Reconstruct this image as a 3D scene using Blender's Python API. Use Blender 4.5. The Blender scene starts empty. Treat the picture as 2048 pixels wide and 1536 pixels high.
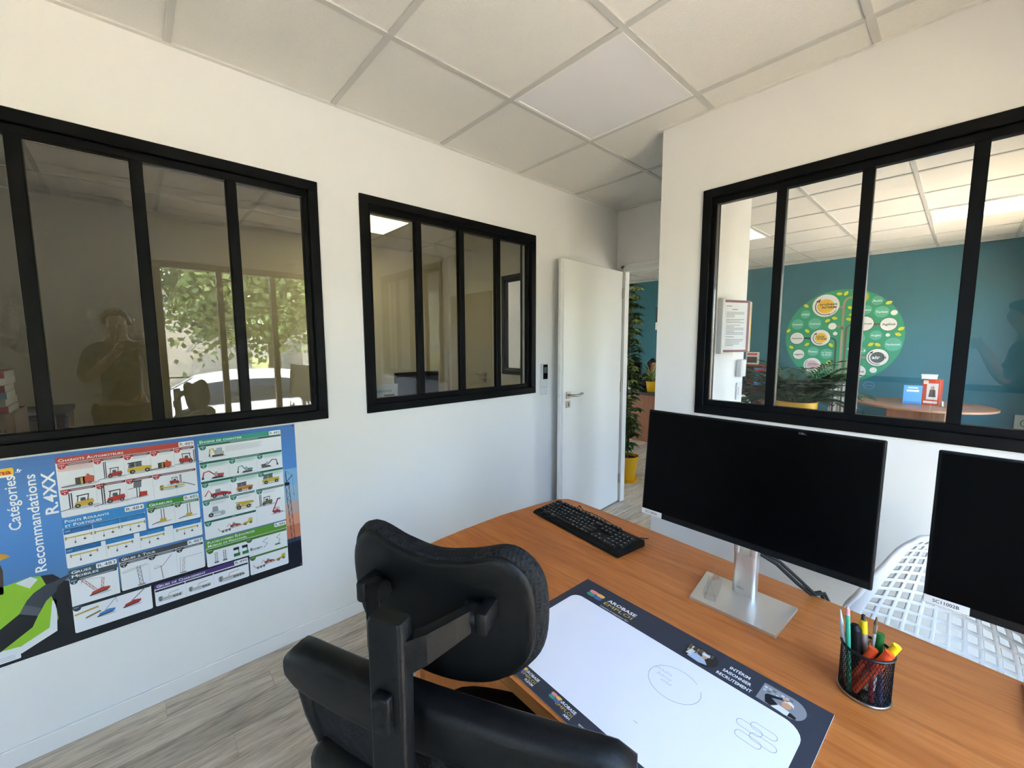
import bpy, bmesh, math, random
from mathutils import Vector, Matrix

# ---------------------------------------------------------------- camera, world, sun, exposure
scene = bpy.context.scene
col = scene.collection
CAM = Vector((-1.9715, -2.1053, 1.4525))
YAW, PITCH, ROLL = 0.73997, -0.102715, -0.003336
cd = bpy.data.cameras.new('camera')
cam = bpy.data.objects.new('camera', cd); col.objects.link(cam)
fw = Vector((math.sin(YAW)*math.cos(PITCH), math.cos(YAW)*math.cos(PITCH), math.sin(PITCH)))
rt = fw.cross(Vector((0, 0, 1))).normalized(); up = rt.cross(fw)
rt, up = rt*math.cos(ROLL)+up*math.sin(ROLL), up*math.cos(ROLL)-rt*math.sin(ROLL)
m = Matrix((rt, up, -fw)).transposed().to_4x4(); m.translation = CAM
cam.matrix_world = m
cd.sensor_fit = 'HORIZONTAL'; cd.sensor_width = 36.0; cd.lens = 824.0/2048*36
cd.clip_start = 0.02; cd.clip_end = 400
scene.camera = cam

SKY_STRENGTH, SUN_STRENGTH, EXPOSURE = 0.84, 12.8, 2.64
world = bpy.data.worlds.new('sky_world'); scene.world = world
world.use_nodes = True
wn = world.node_tree.nodes; wl = world.node_tree.links
bg = wn['Background']
sky = wn.new('ShaderNodeTexSky'); sky.sky_type = 'NISHITA'
sky.sun_disc = False; sky.sun_elevation = math.radians(48); sky.sun_rotation = math.radians(70)
sky.air_density = 1.0; sky.dust_density = 1.6; sky.ozone_density = 1.0
wl.new(sky.outputs[0], bg.inputs[0]); bg.inputs[1].default_value = SKY_STRENGTH
sd = bpy.data.lights.new('sun', 'SUN'); sd.energy = SUN_STRENGTH; sd.angle = math.radians(0.53); sd.color = (1, 0.92, 0.79)
sun = bpy.data.objects.new('sun', sd); col.objects.link(sun)
sun.rotation_euler = Vector((-0.80, -0.22, -0.95)).to_track_quat('-Z', 'Y').to_euler()
for px, py, sx, sz, zc in ((-1.08, -2.93, 1.46, 2.06, 1.16), (-3.5, -2.93, 1.0, 2.06, 1.16), (3.2, -2.93, 2.4, 1.75, 1.375)):   # sampling portals in the shop windows
    pd = bpy.data.lights.new('window_portal', 'AREA'); pd.shape = 'RECTANGLE'; pd.size = sx; pd.size_y = sz
    pd.cycles.is_portal = True
    po = bpy.data.objects.new('window_portal', pd); col.objects.link(po)
    po.location = (px, py, zc); po.rotation_euler = (math.radians(90), 0, 0)
vs = scene.view_settings
scene.display_settings.display_device = 'sRGB'
vs.view_transform = 'Standard'; vs.look = 'None'; vs.gamma = 1.0; vs.use_curve_mapping = False; vs.exposure = EXPOSURE
scene.cycles.max_bounces = 9; scene.cycles.diffuse_bounces = 4; scene.cycles.glossy_bounces = 4
scene.cycles.use_adaptive_sampling = True; scene.cycles.adaptive_threshold = 0.04; scene.cycles.adaptive_min_samples = 24; scene.cycles.use_light_tree = False
scene.cycles.transmission_bounces = 8; scene.cycles.transparent_max_bounces = 28
scene.cycles.use_denoising = True; scene.cycles.sample_clamp_indirect = 8
scene.cycles.caustics_reflective = False; scene.cycles.caustics_refractive = False
random.seed(7)
PI = math.pi
H = 2.565

# ---------------------------------------------------------------- colours and materials
def lin(c): return c/12.92 if c <= 0.04045 else ((c+0.055)/1.055)**2.4
def hx(s):
    s = s.lstrip('#'); return tuple(lin(int(s[i:i+2], 16)/255) for i in (0, 2, 4))
MATS = {}
def nodes_of(m):
    m.use_nodes = True; nt = m.node_tree
    return nt, nt.nodes['Principled BSDF']
def mat(name, color, rough=0.5, metal=0.0, bump=0.0, bscale=200.0, vary=0.0, vscale=6.0, emit=None, estr=0.0, coat=0.0, spec=None):
    if name in MATS: return MATS[name]
    m = bpy.data.materials.new(name); nt, p = nodes_of(m)
    c = hx(color) if isinstance(color, str) else color
    p.inputs['Base Color'].default_value = (*c, 1); p.inputs['Roughness'].default_value = rough; p.inputs['Metallic'].default_value = metal
    if coat: p.inputs['Coat Weight'].default_value = coat
    if spec is not None: p.inputs['Specular IOR Level'].default_value = spec
    if emit: p.inputs['Emission Color'].default_value = (*emit, 1); p.inputs['Emission Strength'].default_value = estr
    tc = None
    if bump or vary:
        tc = nt.nodes.new('ShaderNodeTexCoord')
    if vary:
        n = nt.nodes.new('ShaderNodeTexNoise'); n.inputs['Scale'].default_value = vscale; n.inputs['Detail'].default_value = 5
        nt.links.new(tc.outputs['Object'], n.inputs['Vector'])
        mx = nt.nodes.new('ShaderNodeMix'); mx.data_type = 'RGBA'
        mx.inputs[6].default_value = (*[v*(1-vary) for v in c], 1); mx.inputs[7].default_value = (*[min(1, v*(1+vary)) for v in c], 1)
        nt.links.new(n.outputs['Fac'], mx.inputs[0]); nt.links.new(mx.outputs[2], p.inputs['Base Color'])
    if bump:
        n = nt.nodes.new('ShaderNodeTexNoise'); n.inputs['Scale'].default_value = bscale; n.inputs['Detail'].default_value = 3
        nt.links.new(tc.outputs['Object'], n.inputs['Vector'])
        b = nt.nodes.new('ShaderNodeBump'); b.inputs['Strength'].default_value = bump; b.inputs['Distance'].default_value = 0.002
        nt.links.new(n.outputs['Fac'], b.inputs['Height']); nt.links.new(b.outputs['Normal'], p.inputs['Normal'])
    MATS[name] = m
    return m
def wood(name, c0, c1, c2, axis, rough=0.4, stretch=14.0, scale=9.0, rand=0.0, lo=0.28):
    m = bpy.data.materials.new(name); nt, p = nodes_of(m); N, L = nt.nodes, nt.links
    tc = N.new('ShaderNodeTexCoord'); mp = N.new('ShaderNodeMapping')
    s = [stretch]*3; s[axis] = 1.0; mp.inputs['Scale'].default_value = s
    L.new(tc.outputs['Object'], mp.inputs['Vector'])
    src = mp.outputs['Vector']
    oi = N.new('ShaderNodeObjectInfo')
    if rand:
        ad = N.new('ShaderNodeVectorMath'); ad.operation = 'ADD'
        mu = N.new('ShaderNodeMath'); mu.operation = 'MULTIPLY'; mu.inputs[1].default_value = 57.0
        L.new(oi.outputs['Random'], mu.inputs[0]); L.new(src, ad.inputs[0]); L.new(mu.outputs[0], ad.inputs[1]); src = ad.outputs[0]
    n1 = N.new('ShaderNodeTexNoise'); n1.inputs['Scale'].default_value = scale*0.35; n1.inputs['Detail'].default_value = 6; n1.inputs['Roughness'].default_value = 0.65; n1.inputs['Distortion'].default_value = 0.6
    n2 = N.new('ShaderNodeTexNoise'); n2.inputs['Scale'].default_value = scale*1.6; n2.inputs['Detail'].default_value = 4
    L.new(src, n1.inputs['Vector']); L.new(src, n2.inputs['Vector'])
    cr = N.new('ShaderNodeValToRGB'); e = cr.color_ramp.elements
    e[0].position = lo; e[0].color = (*hx(c0), 1); e[1].position = 1-lo; e[1].color = (*hx(c2), 1)
    k = e.new(0.5); k.color = (*hx(c1), 1)
    mxf = N.new('ShaderNodeMath'); mxf.operation = 'MULTIPLY_ADD'; mxf.inputs[1].default_value = 0.35
    L.new(n2.outputs['Fac'], mxf.inputs[0])
    sc = N.new('ShaderNodeMath'); sc.operation = 'MULTIPLY'; sc.inputs[1].default_value = 0.65
    L.new(n1.outputs['Fac'], sc.inputs[0]); L.new(sc.outputs[0], mxf.inputs[2])
    L.new(mxf.outputs[0], cr.inputs[0])
    out = cr.outputs[0]
    if rand:
        hs = N.new('ShaderNodeHueSaturation')
        ma = N.new('ShaderNodeMapRange'); ma.inputs[3].default_value = 1-rand; ma.inputs[4].default_value = 1+rand
        L.new(oi.outputs['Random'], ma.inputs[0]); L.new(ma.outputs[0], hs.inputs['Value']); L.new(out, hs.inputs['Color']); out = hs.outputs[0]
    L.new(out, p.inputs['Base Color']); p.inputs['Roughness'].default_value = rough
    b = N.new('ShaderNodeBump'); b.inputs['Strength'].default_value = 0.08; b.inputs['Distance'].default_value = 0.001
    L.new(mxf.outputs[0], b.inputs['Height']); L.new(b.outputs[0], p.inputs['Normal'])
    MATS[name] = m
    return m
def glass(name, f0=0.05, tint=(1, 1, 1), rough=0.0):
    m = bpy.data.materials.new(name); m.use_nodes = True; nt = m.node_tree; N, L = nt.nodes, nt.links
    N.remove(N['Principled BSDF'])
    tr = N.new('ShaderNodeBsdfTransparent'); tr.inputs[0].default_value = (*tint, 1)
    gl = N.new('ShaderNodeBsdfGlossy'); gl.inputs['Roughness'].default_value = rough
    lw = N.new('ShaderNodeLayerWeight'); lw.inputs['Blend'].default_value = 0.5
    pw = N.new('ShaderNodeMath'); pw.operation = 'POWER'; pw.inputs[1].default_value = 5
    ma = N.new('ShaderNodeMath'); ma.operation = 'MULTIPLY_ADD'; ma.inputs[1].default_value = 1-f0; ma.inputs[2].default_value = f0
    mx = N.new('ShaderNodeMixShader')
    L.new(lw.outputs['Facing'], pw.inputs[0]); L.new(pw.outputs[0], ma.inputs[0]); L.new(ma.outputs[0], mx.inputs[0])
    L.new(tr.outputs[0], mx.inputs[1]); L.new(gl.outputs[0], mx.inputs[2]); L.new(mx.outputs[0], N['Material Output'].inputs[0])
    MATS[name] = m
    return m
def print_mat(name, rough=0.45):
    m = bpy.data.materials.new(name); nt, p = nodes_of(m)
    a = nt.nodes.new('ShaderNodeAttribute'); a.attribute_name = 'ink'
    nt.links.new(a.outputs['Color'], p.inputs['Base Color']); p.inputs['Roughness'].default_value = rough
    MATS[name] = m
    return m

WALL = mat('white_wall_paint', (0.80, 0.79, 0.765), 0.75, bump=0.12, bscale=260)
LEDTINT = mat('led_tinted_wall_paint', (0.74, 0.67, 0.52), 0.75, bump=0.12, bscale=260)  # yellow light of the neighbour's ceiling panel put into the wall colour
TEAL = mat('teal_wall_paint', (0.030, 0.150, 0.190), 0.7, bump=0.1, bscale=260)
TILE = mat('ceiling_tile_fissured', (0.77, 0.745, 0.685), 0.9, bump=1.0, bscale=140, vary=0.07, vscale=190)
TBAR = mat('ceiling_grid_white', (0.56, 0.55, 0.51), 0.5)
BLACKF = mat('black_aluminium', (0.0045, 0.0045, 0.005), 0.42, spec=0.14)
WHITEP = mat('white_lacquer', (0.80, 0.79, 0.76), 0.35)
PLANK = wood('grey_oak_vinyl', '#8c8070', '#bcae9b', '#d9ccb9', 0, 0.42, 9, 9, rand=0.17, lo=0.34)
DESKW = wood('cherry_laminate', '#9a5222', '#c07034', '#d28546', 1, 0.38, 13, 6, lo=0.30)
DESKE = wood('cherry_edge_band', '#b06e36', '#c88745', '#d89a5c', 1, 0.35, 22, 6)
DESKX = wood('cherry_laminate_cross', '#9c5c2d', '#b8713b', '#c88349', 2, 0.4, 22, 6)
WALN = wood('reddish_walnut', '#7a4527', '#92552f', '#a5643a', 2, 0.4, 20, 6)
GLASS = glass('clear_pane', 0.065)
GLASSB = glass('clear_pane_reception', 0.04)
TRIMW = mat('wall_angle_white', (0.72, 0.70, 0.65), 0.5)
GLASSX = glass('shop_window_pane', 0.04, (0.97, 0.98, 0.97))
ACRYL = glass('clear_acrylic', 0.13, (0.97, 0.98, 0.99), 0.12)
PRINT = print_mat('printed_ink', 0.42)
PRINTM = print_mat('printed_ink_matt', 0.7)
BPLAS = mat('black_plastic', (0.0055, 0.0056, 0.006), 0.40, bump=0.25, bscale=900, spec=0.24)
def mesh_fabric(name):
    m = bpy.data.materials.new(name); nt, p = nodes_of(m); N, L = nt.nodes, nt.links
    tc = N.new('ShaderNodeTexCoord'); v = N.new('ShaderNodeTexVoronoi'); v.inputs['Scale'].default_value = 170; v.inputs['Randomness'].default_value = 0.25
    L.new(tc.outputs['Object'], v.inputs['Vector'])
    cr = N.new('ShaderNodeValToRGB'); cr.color_ramp.elements[0].color = (0.0015, 0.0015, 0.0016, 1); cr.color_ramp.elements[1].color = (0.016, 0.016, 0.017, 1); cr.color_ramp.elements[1].position = 0.6
    L.new(v.outputs['Distance'], cr.inputs[0]); L.new(cr.outputs[0], p.inputs['Base Color']); p.inputs['Roughness'].default_value = 0.7; p.inputs['Specular IOR Level'].default_value = 0.2
    b = N.new('ShaderNodeBump'); b.inputs['Strength'].default_value = 0.9; b.inputs['Distance'].default_value = 0.002
    L.new(v.outputs['Distance'], b.inputs['Height']); L.new(b.outputs[0], p.inputs['Normal'])
    return m
BMESHF = mesh_fabric('black_mesh_fabric')
BFAB = mat('black_seat_fabric', (0.005, 0.005, 0.0055), 0.85, bump=0.5, bscale=900, spec=0.2)
CHROME = mat('brushed_nickel', (0.40, 0.375, 0.345), 0.3, 1.0)
SILVER = mat('satin_silver', (0.74, 0.73, 0.71), 0.36, 0.85, bump=0.05, bscale=1500)
SCREEN = mat('black_screen', (0.0012, 0.0012, 0.0014), 0.3, spec=0.08)
YELLOW = mat('yellow_plastic_pot', '#e3a912', 0.4)
LEAFD = mat('palm_leaf', '#2f4f22', 0.45, vary=0.45, vscale=9)
LEAFV = mat('variegated_leaf', '#3f5a2c', 0.4, vary=0.5, vscale=14)
LEAFW = mat('pale_variegated_leaf', '#a8ad62', 0.4, vary=0.4, vscale=25)
LEAFS = mat('striped_strap_leaf', '#86995a', 0.45, vary=0.4, vscale=20)
SOIL = mat('potting_soil', '#3a2a1d', 0.95, bump=0.8, bscale=120)
WHITEPL = mat('white_plastic', (0.68, 0.68, 0.675), 0.35)
RUBBER = mat('black_rubber', (0.012, 0.012, 0.012), 0.7)
DKTOP = mat('dark_desktop', '#2e2a2c', 0.35)

# ---------------------------------------------------------------- mesh helpers
class MB:
    def __init__(s): s.v, s.f = [], []
    def add(s, vs, fs, M=None):
        o = len(s.v)
        s.v += [tuple(M @ Vector(p)) if M is not None else tuple(p) for p in vs]
        s.f += [tuple(i+o for i in f) for f in fs]
        return s
    def box(s, x0, y0, z0, x1, y1, z1, M=None):
        v = [(x0,y0,z0),(x1,y0,z0),(x1,y1,z0),(x0,y1,z0),(x0,y0,z1),(x1,y0,z1),(x1,y1,z1),(x0,y1,z1)]
        return s.add(v, [(0,3,2,1),(4,5,6,7),(0,1,5,4),(1,2,6,5),(2,3,7,6),(3,0,4,7)], M)
    def rbox(s, x0, y0, z0, x1, y1, z1, b=0.005, seg=2, M=None):
        bm = bmesh.new(); bmesh.ops.create_cube(bm, size=1)
        for v in bm.verts: v.co = Vector(((x0+x1)/2+v.co.x*(x1-x0), (y0+y1)/2+v.co.y*(y1-y0), (z0+z1)/2+v.co.z*(z1-z0)))
        bmesh.ops.bevel(bm, geom=bm.edges[:], offset=b, segments=seg, affect='EDGES', profile=0.5)
        bm.verts.index_update()
        s.add([v.co for v in bm.verts], [[v.index for v in f.verts] for f in bm.faces], M); bm.free()
        return s
    def tube(s, pts, r, n=10, caps=True, M=None, closed=False):
        pts = [Vector(p) for p in pts]; k = len(pts)
        rs = r if isinstance(r, (list, tuple)) else [r]*k
        vs, fs = [], []; prev = None
        for i, p in enumerate(pts):
            if closed: t = (pts[(i+1) % k]-pts[i-1]).normalized()
            else: t = (pts[min(i+1, k-1)]-pts[max(i-1, 0)]).normalized()
            if prev is None:
                a = Vector((0, 0, 1)) if abs(t.z) < 0.9 else Vector((1, 0, 0))
                u = t.cross(a).normalized()
            else:
                u = (prev-t*prev.dot(t)).normalized()
            prev = u; w = t.cross(u)
            for j in range(n):
                an = 2*PI*j/n; vs.append(p+(u*math.cos(an)+w*math.sin(an))*rs[i])
        for i in range(k if closed else k-1):
            for j in range(n):
                a, b = i*n+j, i*n+(j+1) % n; i2 = (i+1) % k
                fs.append((a, b, i2*n+(j+1) % n, i2*n+j))
        if caps and not closed:
            fs.append(tuple(range(n))[::-1]); fs.append(tuple(range((k-1)*n, k*n)))
        return s.add(vs, fs, M)
    def cyl(s, p0, p1, r0, r1=None, n=20, M=None): return s.tube([p0, p1], [r0, r0 if r1 is None else r1], n, True, M)
    def lathe(s, prof, n=28, c=(0, 0, 0), sx=1.0, sy=1.0, M=None, caps=True):
        vs, fs = [], []
        for r, z in prof:
            for j in range(n):
                a = 2*PI*j/n; vs.append((c[0]+r*math.cos(a)*sx, c[1]+r*math.sin(a)*sy, c[2]+z))
        for i in range(len(prof)-1):
            for j in range(n):
                fs.append((i*n+j, i*n+(j+1) % n, (i+1)*n+(j+1) % n, (i+1)*n+j))
        if caps:
            fs.append(tuple(range(n))[::-1]); fs.append(tuple(range((len(prof)-1)*n, len(prof)*n)))
        return s.add(vs, fs, M)
    def prism(s, poly, z0, z1, M=None):
        n = len(poly)
        vs = [(x, y, z0) for x, y in poly]+[(x, y, z1) for x, y in poly]
        fs = [tuple(range(n))[::-1], tuple(range(n, 2*n))]+[(i, (i+1) % n, (i+1) % n+n, i+n) for i in range(n)]
        return s.add(vs, fs, M)
    def mesh(s, name):
        me = bpy.data.meshes.new(name); me.from_pydata(s.v, [], s.f); me.validate(); me.update()
        return me
    def build(s, name, material, parent=None, smooth=None, loc=None, rot=None):
        me = s.mesh(name)
        bm = bmesh.new(); bm.from_mesh(me); bmesh.ops.recalc_face_normals(bm, faces=bm.faces[:]); bm.to_mesh(me); bm.free()
        return link(name, me, material, parent, smooth, loc, rot)
def link(name, me, material, parent=None, smooth=None, loc=None, rot=None):
    if material is not None and not me.materials: me.materials.append(material)
    if smooth is not None:
        for p in me.polygons: p.use_smooth = True
        me.set_sharp_from_angle(angle=math.radians(smooth))
    o = bpy.data.objects.new(name, me); col.objects.link(o)
    if parent is not None: o.parent = parent
    if loc is not None: o.location = loc
    if rot is not None: o.rotation_euler = rot
    return o
def tag(o, label, cat, group=None, kind=None):
    o['label'] = label; o['category'] = cat
    if group: o['group'] = group
    if kind: o['kind'] = kind
    return o
def thing(name, label, cat, loc=(0, 0, 0), rotz=0.0, group=None, kind=None, rot=None):
    o = bpy.data.objects.new(name, None); col.objects.link(o)
    o.empty_display_size = 0.05; o.location = loc; o.rotation_euler = rot if rot else (0, 0, rotz)
    return tag(o, label, cat, group, kind)
def struct(name, mb, material, label, cat, smooth=None):
    return tag(mb.build(name, material, None, smooth), label, cat, None, 'structure')
def share(name, me, parent, loc, rot=None, scale=None):
    o = bpy.data.objects.new(name, me); col.objects.link(o)
    o.parent = parent; o.location = loc
    if rot: o.rotation_euler = rot
    if scale: o.scale = scale
    return o
def dup(root, loc, rot=None, label=None):
    r = root.copy(); col.objects.link(r); r.location = loc
    if rot: r.rotation_euler = rot
    if label: r['label'] = label
    for ch in list(root.children):
        c = ch.copy(); col.objects.link(c); c.parent = r
        for g in list(ch.children):
            d = g.copy(); col.objects.link(d); d.parent = c
    return r
def arc(c, r, a0, a1, n):
    return [(c[0]+r*math.cos(a0+(a1-a0)*i/n), c[1]+r*math.sin(a0+(a1-a0)*i/n)) for i in range(n+1)]
def rrect(x0, y0, x1, y1, r, n=5):
    return (arc((x1-r, y0+r), r, -PI/2, 0, n)+arc((x1-r, y1-r), r, 0, PI/2, n)+arc((x0+r, y1-r), r, PI/2, PI, n)+arc((x0+r, y0+r), r, PI, 1.5*PI, n))

# ---------------------------------------------------------------- flat print: coloured polygons laid on a sheet
FONTS = {}
TXT = {}
def glyphs(s, spacing=1.0, shear=0.0, bold=0.0):
    key = (s, spacing, shear, bold)
    if key not in TXT:
        c = bpy.data.curves.new('txt', 'FONT'); c.body = s; c.resolution_u = 2; c.space_character = spacing; c.shear = shear; c.offset = bold
        o = bpy.data.objects.new('txt', c); me = o.to_mesh()
        vs = [(v.co.x, v.co.y) for v in me.vertices]; fs = [tuple(p.vertices) for p in me.polygons]
        o.to_mesh_clear(); bpy.data.objects.remove(o); bpy.data.curves.remove(c)
        x0 = min(v[0] for v in vs) if vs else 0; x1 = max(v[0] for v in vs) if vs else 1
        TXT[key] = ([(x-x0, y) for x, y in vs], fs, x1-x0)
    return TXT[key]
class Ink:
    def __init__(s, dz=0.00012): s.v, s.f, s.c, s.dz, s.off = [], [], [], dz, 0
    def poly(s, pts, c, z=1):
        c = hx(c) if isinstance(c, str) else c
        o = len(s.v); s.v += [(p[0], p[1], (z+s.off)*s.dz) for p in pts]; s.c += [c]*len(pts); s.f.append(tuple(range(o, o+len(pts))))
    def rect(s, x0, y0, x1, y1, c, z=1): s.poly([(x0, y0), (x1, y0), (x1, y1), (x0, y1)], c, z)
    def rr(s, x0, y0, x1, y1, r, c, z=1): s.poly(rrect(x0, y0, x1, y1, r), c, z)
    def ell(s, x, y, rx, ry, c, z=1, n=28, rot=0):
        ca, sa = math.cos(rot), math.sin(rot)
        s.poly([(x+rx*math.cos(2*PI*i/n)*ca-ry*math.sin(2*PI*i/n)*sa, y+rx*math.cos(2*PI*i/n)*sa+ry*math.sin(2*PI*i/n)*ca) for i in range(n)], c, z)
    def line(s, pts, w, c, z=1):
        L, R = [], []
        for i, p in enumerate(pts):
            a, b = Vector(pts[max(0, i-1)]), Vector(pts[min(len(pts)-1, i+1)]); t = (b-a).normalized(); n = Vector((-t.y, t.x))*w/2
            L.append((p[0]+n.x, p[1]+n.y)); R.append((p[0]-n.x, p[1]-n.y))
        for i in range(len(pts)-1): s.poly([R[i], R[i+1], L[i+1], L[i]], c, z)
    def ring(s, x, y, rx, ry, w, c, z=1, a0=0, a1=2*PI, n=36):
        s.line([(x+rx*math.cos(a0+(a1-a0)*i/n), y+ry*math.sin(a0+(a1-a0)*i/n)) for i in range(n+1)], w, c, z)
    def text(s, t, x, y, size, c, z=2, fit=None, rot=0.0, align='l', bold=0.0, shear=0.0, caps=False):
        """size = cap height; fit = total width"""
        c = hx(c) if isinstance(c, str) else c
        runs = []
        if caps:
            for w_i, wd in enumerate(t.split(' ')):
                if w_i: runs.append((None, 0.3))
                k = 1 if wd[:1].isupper() else 0
                if wd[:k]: runs.append((wd[:k], 1.0))
                if wd[k:]: runs.append((wd[k:].upper(), 0.76))
        else: runs = [(t, 1.0)]
        em = size/0.69; X = 0; out = []
        for tx, k in runs:
            if tx is None: X += k*em; continue
            vs, fs, w = glyphs(tx, 1.0, shear, bold)
            out.append((vs, fs, X, em*k)); X += w*em*k+0.05*em
        X -= 0.05*em
        kx = fit/X if fit else 1.0
        tot = X*kx; off = {'l': 0, 'c': -tot/2, 'r': -tot}[align]
        ca, sa = math.cos(rot), math.sin(rot)
        for vs, fs, x0, e in out:
            o = len(s.v)
            for vx, vy in vs:
                px, py = (x0+vx*e)*kx+off, vy*e
                s.v.append((x+px*ca-py*sa, y+px*sa+py*ca, (z+s.off)*s.dz)); s.c.append(c)
            s.f += [tuple(i+o for i in f) for f in fs]
    def build(s, name, material, parent, origin=(0, 0, 0), ux=(1, 0, 0), uy=(0, 1, 0)):
        ux, uy = Vector(ux), Vector(uy); nz = ux.cross(uy); O = Vector(origin)
        me = bpy.data.meshes.new(name); me.from_pydata([tuple(O+ux*a+uy*b+nz*c) for a, b, c in s.v], [], s.f)
        at = me.color_attributes.new('ink', 'FLOAT_COLOR', 'POINT')
        flat = []
        for c in s.c: flat += [c[0], c[1], c[2], 1.0]
        at.data.foreach_set('color', flat); me.update()
        return link(name, me, material, parent)

# ================================================================ the setting
def wall_with_openings(name, axis, t0, t1, a0, a1, z0, z1, holes, material, label, cat='wall'):
    """a wall slab between t0..t1 on its thickness axis, a0..a1 along the other; holes = [(h0,h1,zb,zt)]"""
    mb = MB()
    def bx(p0, p1, zb, zt):
        if p1-p0 < 1e-4 or zt-zb < 1e-4: return
        if axis == 'Y': mb.box(p0, t0, zb, p1, t1, zt)
        else: mb.box(t0, p0, zb, t1, p1, zt)
    cur = a0
    for h0, h1, zb, zt in sorted(holes):
        bx(cur, h0, z0, z1); bx(h0, h1, z0, zb); bx(h0, h1, zt, z1); cur = h1
    bx(cur, a1, z0, z1)
    return struct(name, mb, material, label, cat)

WZ0, WZ1 = 1.078, 2.195
W1 = (-2.552, -1.287); W2 = (-1.088, 0.178); WB = (-2.435, -1.17); WN = (0.27, 1.535)
e = 0.03
def hole(w): return (w[0]+e, w[1]-e, WZ0+e, WZ1-e)
wl_ = wall_with_openings('wall_left', 'Y', 0.0, 0.10, -4.6, 1.2, 0, 2.62, [hole(W1), hole(W2)], WALL, 'white partition wall with two black glazed interior windows and the poster')
wall_with_openings('wall_right', 'X', 0.19, 0.29, -2.75, -0.94, 0, 2.62, [hole(WB)], WALL, 'white partition wall with black glazed window behind the two monitors')
mb = MB(); mb.box(0.29, -1.04, 0, 1.2, -0.94, 2.62)
struct('wall_return', mb, WALL, 'short white return wall at the door recess, document rack on its far side', 'wall')
wall_with_openings('wall_back', 'X', 1.2, 1.25, -1.04, 2.74, 0, 2.62, [(-0.94, -0.085, -0.01, 2.055), (WN[0]+e, WN[1]-e, WZ0+e, WZ1-e), (1.72, 2.57, -0.01, 2.055)], WALL, 'white wall holding the open door at the end of the recess')
mb = MB(); mb.box(-4.7, -2.90, 0, -4.6, 2.74, 2.62)
struct('wall_side', mb, WALL, 'white side wall left of the camera, outside the picture', 'wall')
mb = MB(); mb.box(-4.6, 2.64, 0, 1.2, 2.74, 2.62)
struct('wall_neighbour', mb, LEDTINT, 'beige back wall of the dim office behind the glazed windows', 'wall')
mb = MB(); mb.box(5.25, -2.9, 0, 5.35, 3.3, 2.62)
struct('wall_teal', mb, TEAL, 'teal painted wall of the reception room with the tree decal', 'wall')
mb = MB(); mb.box(1.30, 3.2, 0, 5.25, 3.3, 2.62)
struct('wall_reception', mb, WALL, 'white end wall of the reception room, out of view', 'wall')
RW = (-1.81, -0.35, 0.12, 2.195); RFILL = (-4.0, -3.0, 0.12, 2.195); RT = (2.0, 4.4, 0.50, 2.25)
wall_with_openings('wall_rear', 'Y', -2.90, -2.75, -4.6, 5.25, -0.5, 2.62, [RFILL, RW, RT], WALL, 'outer front wall behind the camera with the large shop windows')

# floor slab and vinyl planks
mb = MB(); mb.box(-4.7, -2.9, -0.12, 5.35, 3.3, -0.002)
floor = struct('floor', mb, PLANK, 'grey oak vinyl plank floor', 'floor')
PW, PL = 0.1225, 1.22
def plank_mesh(L):
    mb = MB(); g = 0.0006; c = 0.0012
    x0, x1, y0, y1 = g, L-g, g, PW-g
    vs = [(x0, y0, -0.002), (x1, y0, -0.002), (x1, y1, -0.002), (x0, y1, -0.002), (x0, y0, -0.0008), (x1, y0, -0.0008), (x1, y1, -0.0008), (x0, y1, -0.0008),
          (x0+c, y0+c, 0), (x1-c, y0+c, 0), (x1-c, y1-c, 0), (x0+c, y1-c, 0)]
    fs = [(0, 1, 5, 4), (1, 2, 6, 5), (2, 3, 7, 6), (3, 0, 4, 7), (4, 5, 9, 8), (5, 6, 10, 9), (6, 7, 11, 10), (7, 4, 8, 11), (8, 9, 10, 11)]
    mb.add(vs, fs); me = mb.mesh('plank'); me.materials.append(PLANK); return me
plank_cache = {}
starts = [-1.98, -1.63, -2.42, -1.80, -2.2, -1.35, -2.05, -1.55, -2.3, -1.9, -1.45]
def lay(row, x_lo, x_hi):
    y = -(row+1)*PW
    s = starts[row % len(starts)]
    k = math.floor((x_lo-s)/PL)
    x = s+k*PL
    while x < x_hi-0.01:
        a, b = max(x, x_lo), min(x+PL, x_hi)
        if b-a > 0.02:
            L = round(b-a, 3)
            if L not in plank_cache: plank_cache[L] = plank_mesh(L)
            share('plank', plank_cache[L], floor, (a, y, 0))
        x += PL
for r in range(0, 22): lay(r, -4.6, 0.19)
for r in range(0, 7): lay(r, 0.19, 1.2)
for r in range(-11, 9): lay(r, 1.25 if (r < 0 or r > 7) else 1.2, 3.7)

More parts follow.
